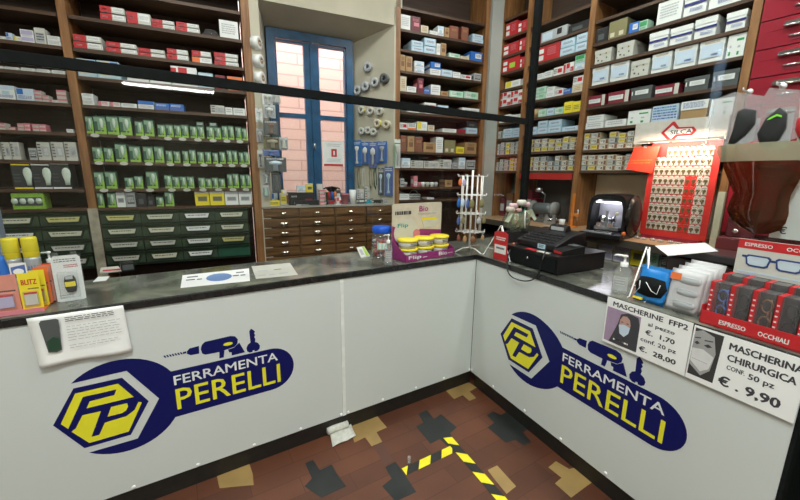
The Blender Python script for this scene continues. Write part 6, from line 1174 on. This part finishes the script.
for a in range(n1_+1):
    for b in range(n2_+1):
        x = a/n1_; zq = b/n2_; X = x*.290+(1-zq)*(.012 if x < .5 else .008)-(0 if x < .5 else 0); yy = -.006*(1-zq)**3-.004*math.sin(x*9+1)*(1-zq)**2-.001; Z = zq*.203+.003*math.sin(x*5)*(1-zq)
        vs.append(m.bm.verts.new((X, yy, Z)))
for a in range(n1_):
    for b in range(n2_): q = a*(n2_+1)+b; f = m.bm.faces.new((vs[q], vs[q+n2_+1], vs[q+n2_+2], vs[q+1])); f.material_index = i; f.smooth = True
so = m.done('sheet', t); sd = so.modifiers.new('thickness', 'SOLIDIFY'); sd.thickness = .0008
m = MB(); yy = -.0125; m.prism([(.045, .06), (.068, .055), (.084, .062), (.09, .185), (.082, .19), (.04, .19), (.034, .18)], yy, yy+.001, 'darkgrey'); m.prism([(.048, .065), (.068, .06), (.082, .068), (.084, .11), (.066, .12), (.046, .105)], yy-.001, yy, 'darkgreen'); bp_ = m.done('bottle_picture', t)
m = MB(); m.dashes(.108, .26, .168, .19, yy, 'ink', 3, .38, 2); m.dashes(.108, .275, .085, .152, yy, 'grey', 6, .22, 4); m.dashes(.108, .26, .055, .075, yy, 'grey', 2, .25, 6); m.done('print', t)
# ------------------------------------------------------------------ things on the floor
ctr = at_z(340, 434, 0); ctr.y -= .012; t = thing('newspaper', 'crumpled rolled newspaper on the floor against the plinth', 'newspaper', ctr); PAP = mat('newsprint', (.62, .62, .56), .8, var=.12, scale=60)
q = [at_z(x, y, 0)-ctr for x, y in ((332.5, 447.5), (356, 437), (350, 424), (329, 431))]; m = MB(); n = 8; vs = []; i = m.mi(PAP)
for a in range(n+1):
    for b in range(n+1):
        s, r = a/n, b/n; pnt = q[0]*(1-s)*(1-r)+q[1]*s*(1-r)+q[2]*s*r+q[3]*(1-s)*r; vs.append(m.bm.verts.new((pnt.x, pnt.y, .004+.006*abs(math.sin(5*s+3*r))+.008*r)))
for a in range(n):
    for b in range(n): k = a*(n+1)+b; f = m.bm.faces.new((vs[k], vs[k+n+1], vs[k+n+2], vs[k+1])); f.material_index = i; f.smooth = True
so = m.done('open_sheet', t); sd = so.modifiers.new('thickness', 'SOLIDIFY'); sd.thickness = .002
p0, p1 = at_z(327.5, 433, .02)-ctr, at_z(347.5, 425, .02)-ctr; p0.z = p1.z = .03; m = MB(); m.tube([p0, p0+(p1-p0)*.3+Vector((0, .003, .003)), p0+(p1-p0)*.7, p1], .021, PAP, 14); m.tube([p0-(p1-p0)*.02+Vector((.0, .0, 0)), p0+(p1-p0)*.02], .012, 'grey', 10); m.done('roll', t)
p = at_z(409, 463, 0); t = thing('crumpled_wrapper', 'tiny clear wrapper standing on the floor by the hazard tape', 'wrapper', p); MB().lathe([(0, 0), (.012, .004), (.008, .02), (.011, .035), (.004, .045), (0, .045)], BAG, seg=7).done('film', t)
TY, TK = mat('tape_yellow', (.82, .72, .02), .4), mat('tape_black', (.02, .02, .02), .4)
def hazard(x0, y0, x1, y1, w, lab, ph=0., z=.0009):
    a, b = at_z(x0, y0, 0), at_z(x1, y1, 0); d = (b-a); L = d.length; d.normalize(); n = Vector((-d.y, d.x, 0)); m = MB(); st_ = .075; k = 0; s = -st_+ph
    t = thing('floor_tape', lab, 'floor tape', (a.x, a.y, 0))
    while s < L:
        lo = [max(0, min(L, s)), max(0, min(L, s+st_)), max(0, min(L, s+st_+w*.8)), max(0, min(L, s+w*.8))]
        if lo[1]-lo[0] > .0005 or lo[2]-lo[3] > .0005:
            q = [d*lo[0]-n*w/2, d*lo[1]-n*w/2, d*lo[2]+n*w/2, d*lo[3]+n*w/2]; m.slab([(v.x, v.y) for v in q], z, z+.0006, TY if k % 2 == 0 else TK)
        s += st_; k += 1
    m.done('tape', t)
hazard(404, 472, 457, 447, .05, 'yellow and black hazard tape, left leg of the V on the floor', .0)
hazard(447, 437, 520, 521, .05, 'yellow and black hazard tape, right leg of the V on the floor', .05, .0018)
# dark rack past the end of the right counter
ug, zg = RC.hit(796, 436, .05); t = thing('metal_rack', 'dark metal rack with green shelves beyond the right counter end', 'rack', RC.pt(1.70, .03, 0), RC.ang)
GS = mat('green_enamel', (.05, .11, .06), .4)
for z in (.06, zg-.35, zg, .86): MB().box(0.0, .8, 0, .45, z-.02, z, GS).done('shelf_board', t)
for x in (0, .77):
    for y_ in (0, .42): MB().box(x-.012, x+.018, y_-.012, y_+.018, 0, 1.0, BLACKF).done('upright', t)
MB().box(0, .8, .45, .46, 0, 1.0, BLACKF).done('back_panel', t)
# ------------------------------------------------------------------ lamps
def lamp(lab, x, y, L, rz, e, w=.25, col=(.95, 1, .955), z=CH-.09):
    t = thing('ceiling_lamp', lab, 'ceiling lamp', (x, y, z), rz)
    MB().box(-L/2, L/2, -.09, .09, .03, .089, 'white').done('housing', t); m = MB()
    for s in (-.04, .04): m.tube([(-L/2+.03, s, .012), (L/2-.03, s, .012)], .013, mat('lamp_tube', (1, .98, .94), .5, emit=5), 10)
    m.done('tube', t)
    ld_ = bpy.data.lights.new('lamp_light', 'AREA'); ld_.shape = 'RECTANGLE'; ld_.size = L; ld_.size_y = w; ld_.energy = e; ld_.color = col
    lo = bpy.data.objects.new('lamp_light', ld_); COL.objects.link(lo); lo.parent = t; lo.location = (0, 0, -.02)
lamp('fluorescent ceiling fitting above the spot where customers stand', -1.9, -2.0, 1.5, .2, 100); lamp('fluorescent ceiling fitting nearest the shop entrance', -1.65, -5.2, 1.3, .05, 60, z=2.9); lamp('fluorescent ceiling fitting towards the left wall', -3.4, -3.6, 1.21, 0, 60)
lamp('fluorescent ceiling fitting over the aisle behind the left counter', -1.6, .55, 1.22, -.1, 26); lamp('fluorescent ceiling fitting over the inner corner of the counters', .55, .15, 1.18, -.8, 28); lamp('fluorescent ceiling fitting over the aisle behind the right counter', .35, -1.3, 1.20, 1.5, 34)
print('SPIN', [o.location for o in COL.objects if o.name.split('.')[0] in ('spinner_rack','flower_bowl','protective_screen','counter_display','candy_jar')], px_, ff, vr)
# strip lamp added to give the key board its warm glow
sp = bpy.data.lights.new('added_glow_lamp', 'AREA'); sp.shape = 'RECTANGLE'; sp.size = .45; sp.size_y = .02; sp.energy = 6; sp.color = (1, .74, .55)
lt = thing('added_glow_lamp', 'slim strip lamp added for the warm glow on the red key board', 'lamp', RW.pt(KU, -.185, KZ-.004), RW.ang)
m = MB(); m.box(-.24, .24, -.008, .008, 0, .010, 'offwhite'); m.tube([(-.2, .006, .006), (-.2, .130, .006)], .003, STEEL); m.tube([(.2, .006, .006), (.2, .130, .006)], .003, STEEL); m.done('housing', lt)
lo = bpy.data.objects.new('lamp_light', sp); COL.objects.link(lo); lo.parent = lt; lo.location = (0, 0, -.004); lo.rotation_euler = (.75, 0, 0)
W = bpy.data.worlds.new('world'); S.world = W; W.use_nodes = True; nt = W.node_tree; bg = nt.nodes['Background']
sky = nt.nodes.new('ShaderNodeTexSky'); sky.sky_type = 'NISHITA'; sky.sun_disc = False; sky.sun_elevation = math.radians(50); sky.sun_rotation = 2.5
nt.links.new(sky.outputs[0], bg.inputs[0]); bg.inputs[1].default_value = 2.4
S.view_settings.view_transform = 'Standard'; S.view_settings.look = 'None'; S.view_settings.exposure = -.12; S.view_settings.gamma = 1; S.view_settings.use_curve_mapping = False
S.cycles.max_bounces = 8; S.cycles.transparent_max_bounces = 24; S.cycles.diffuse_bounces = 4
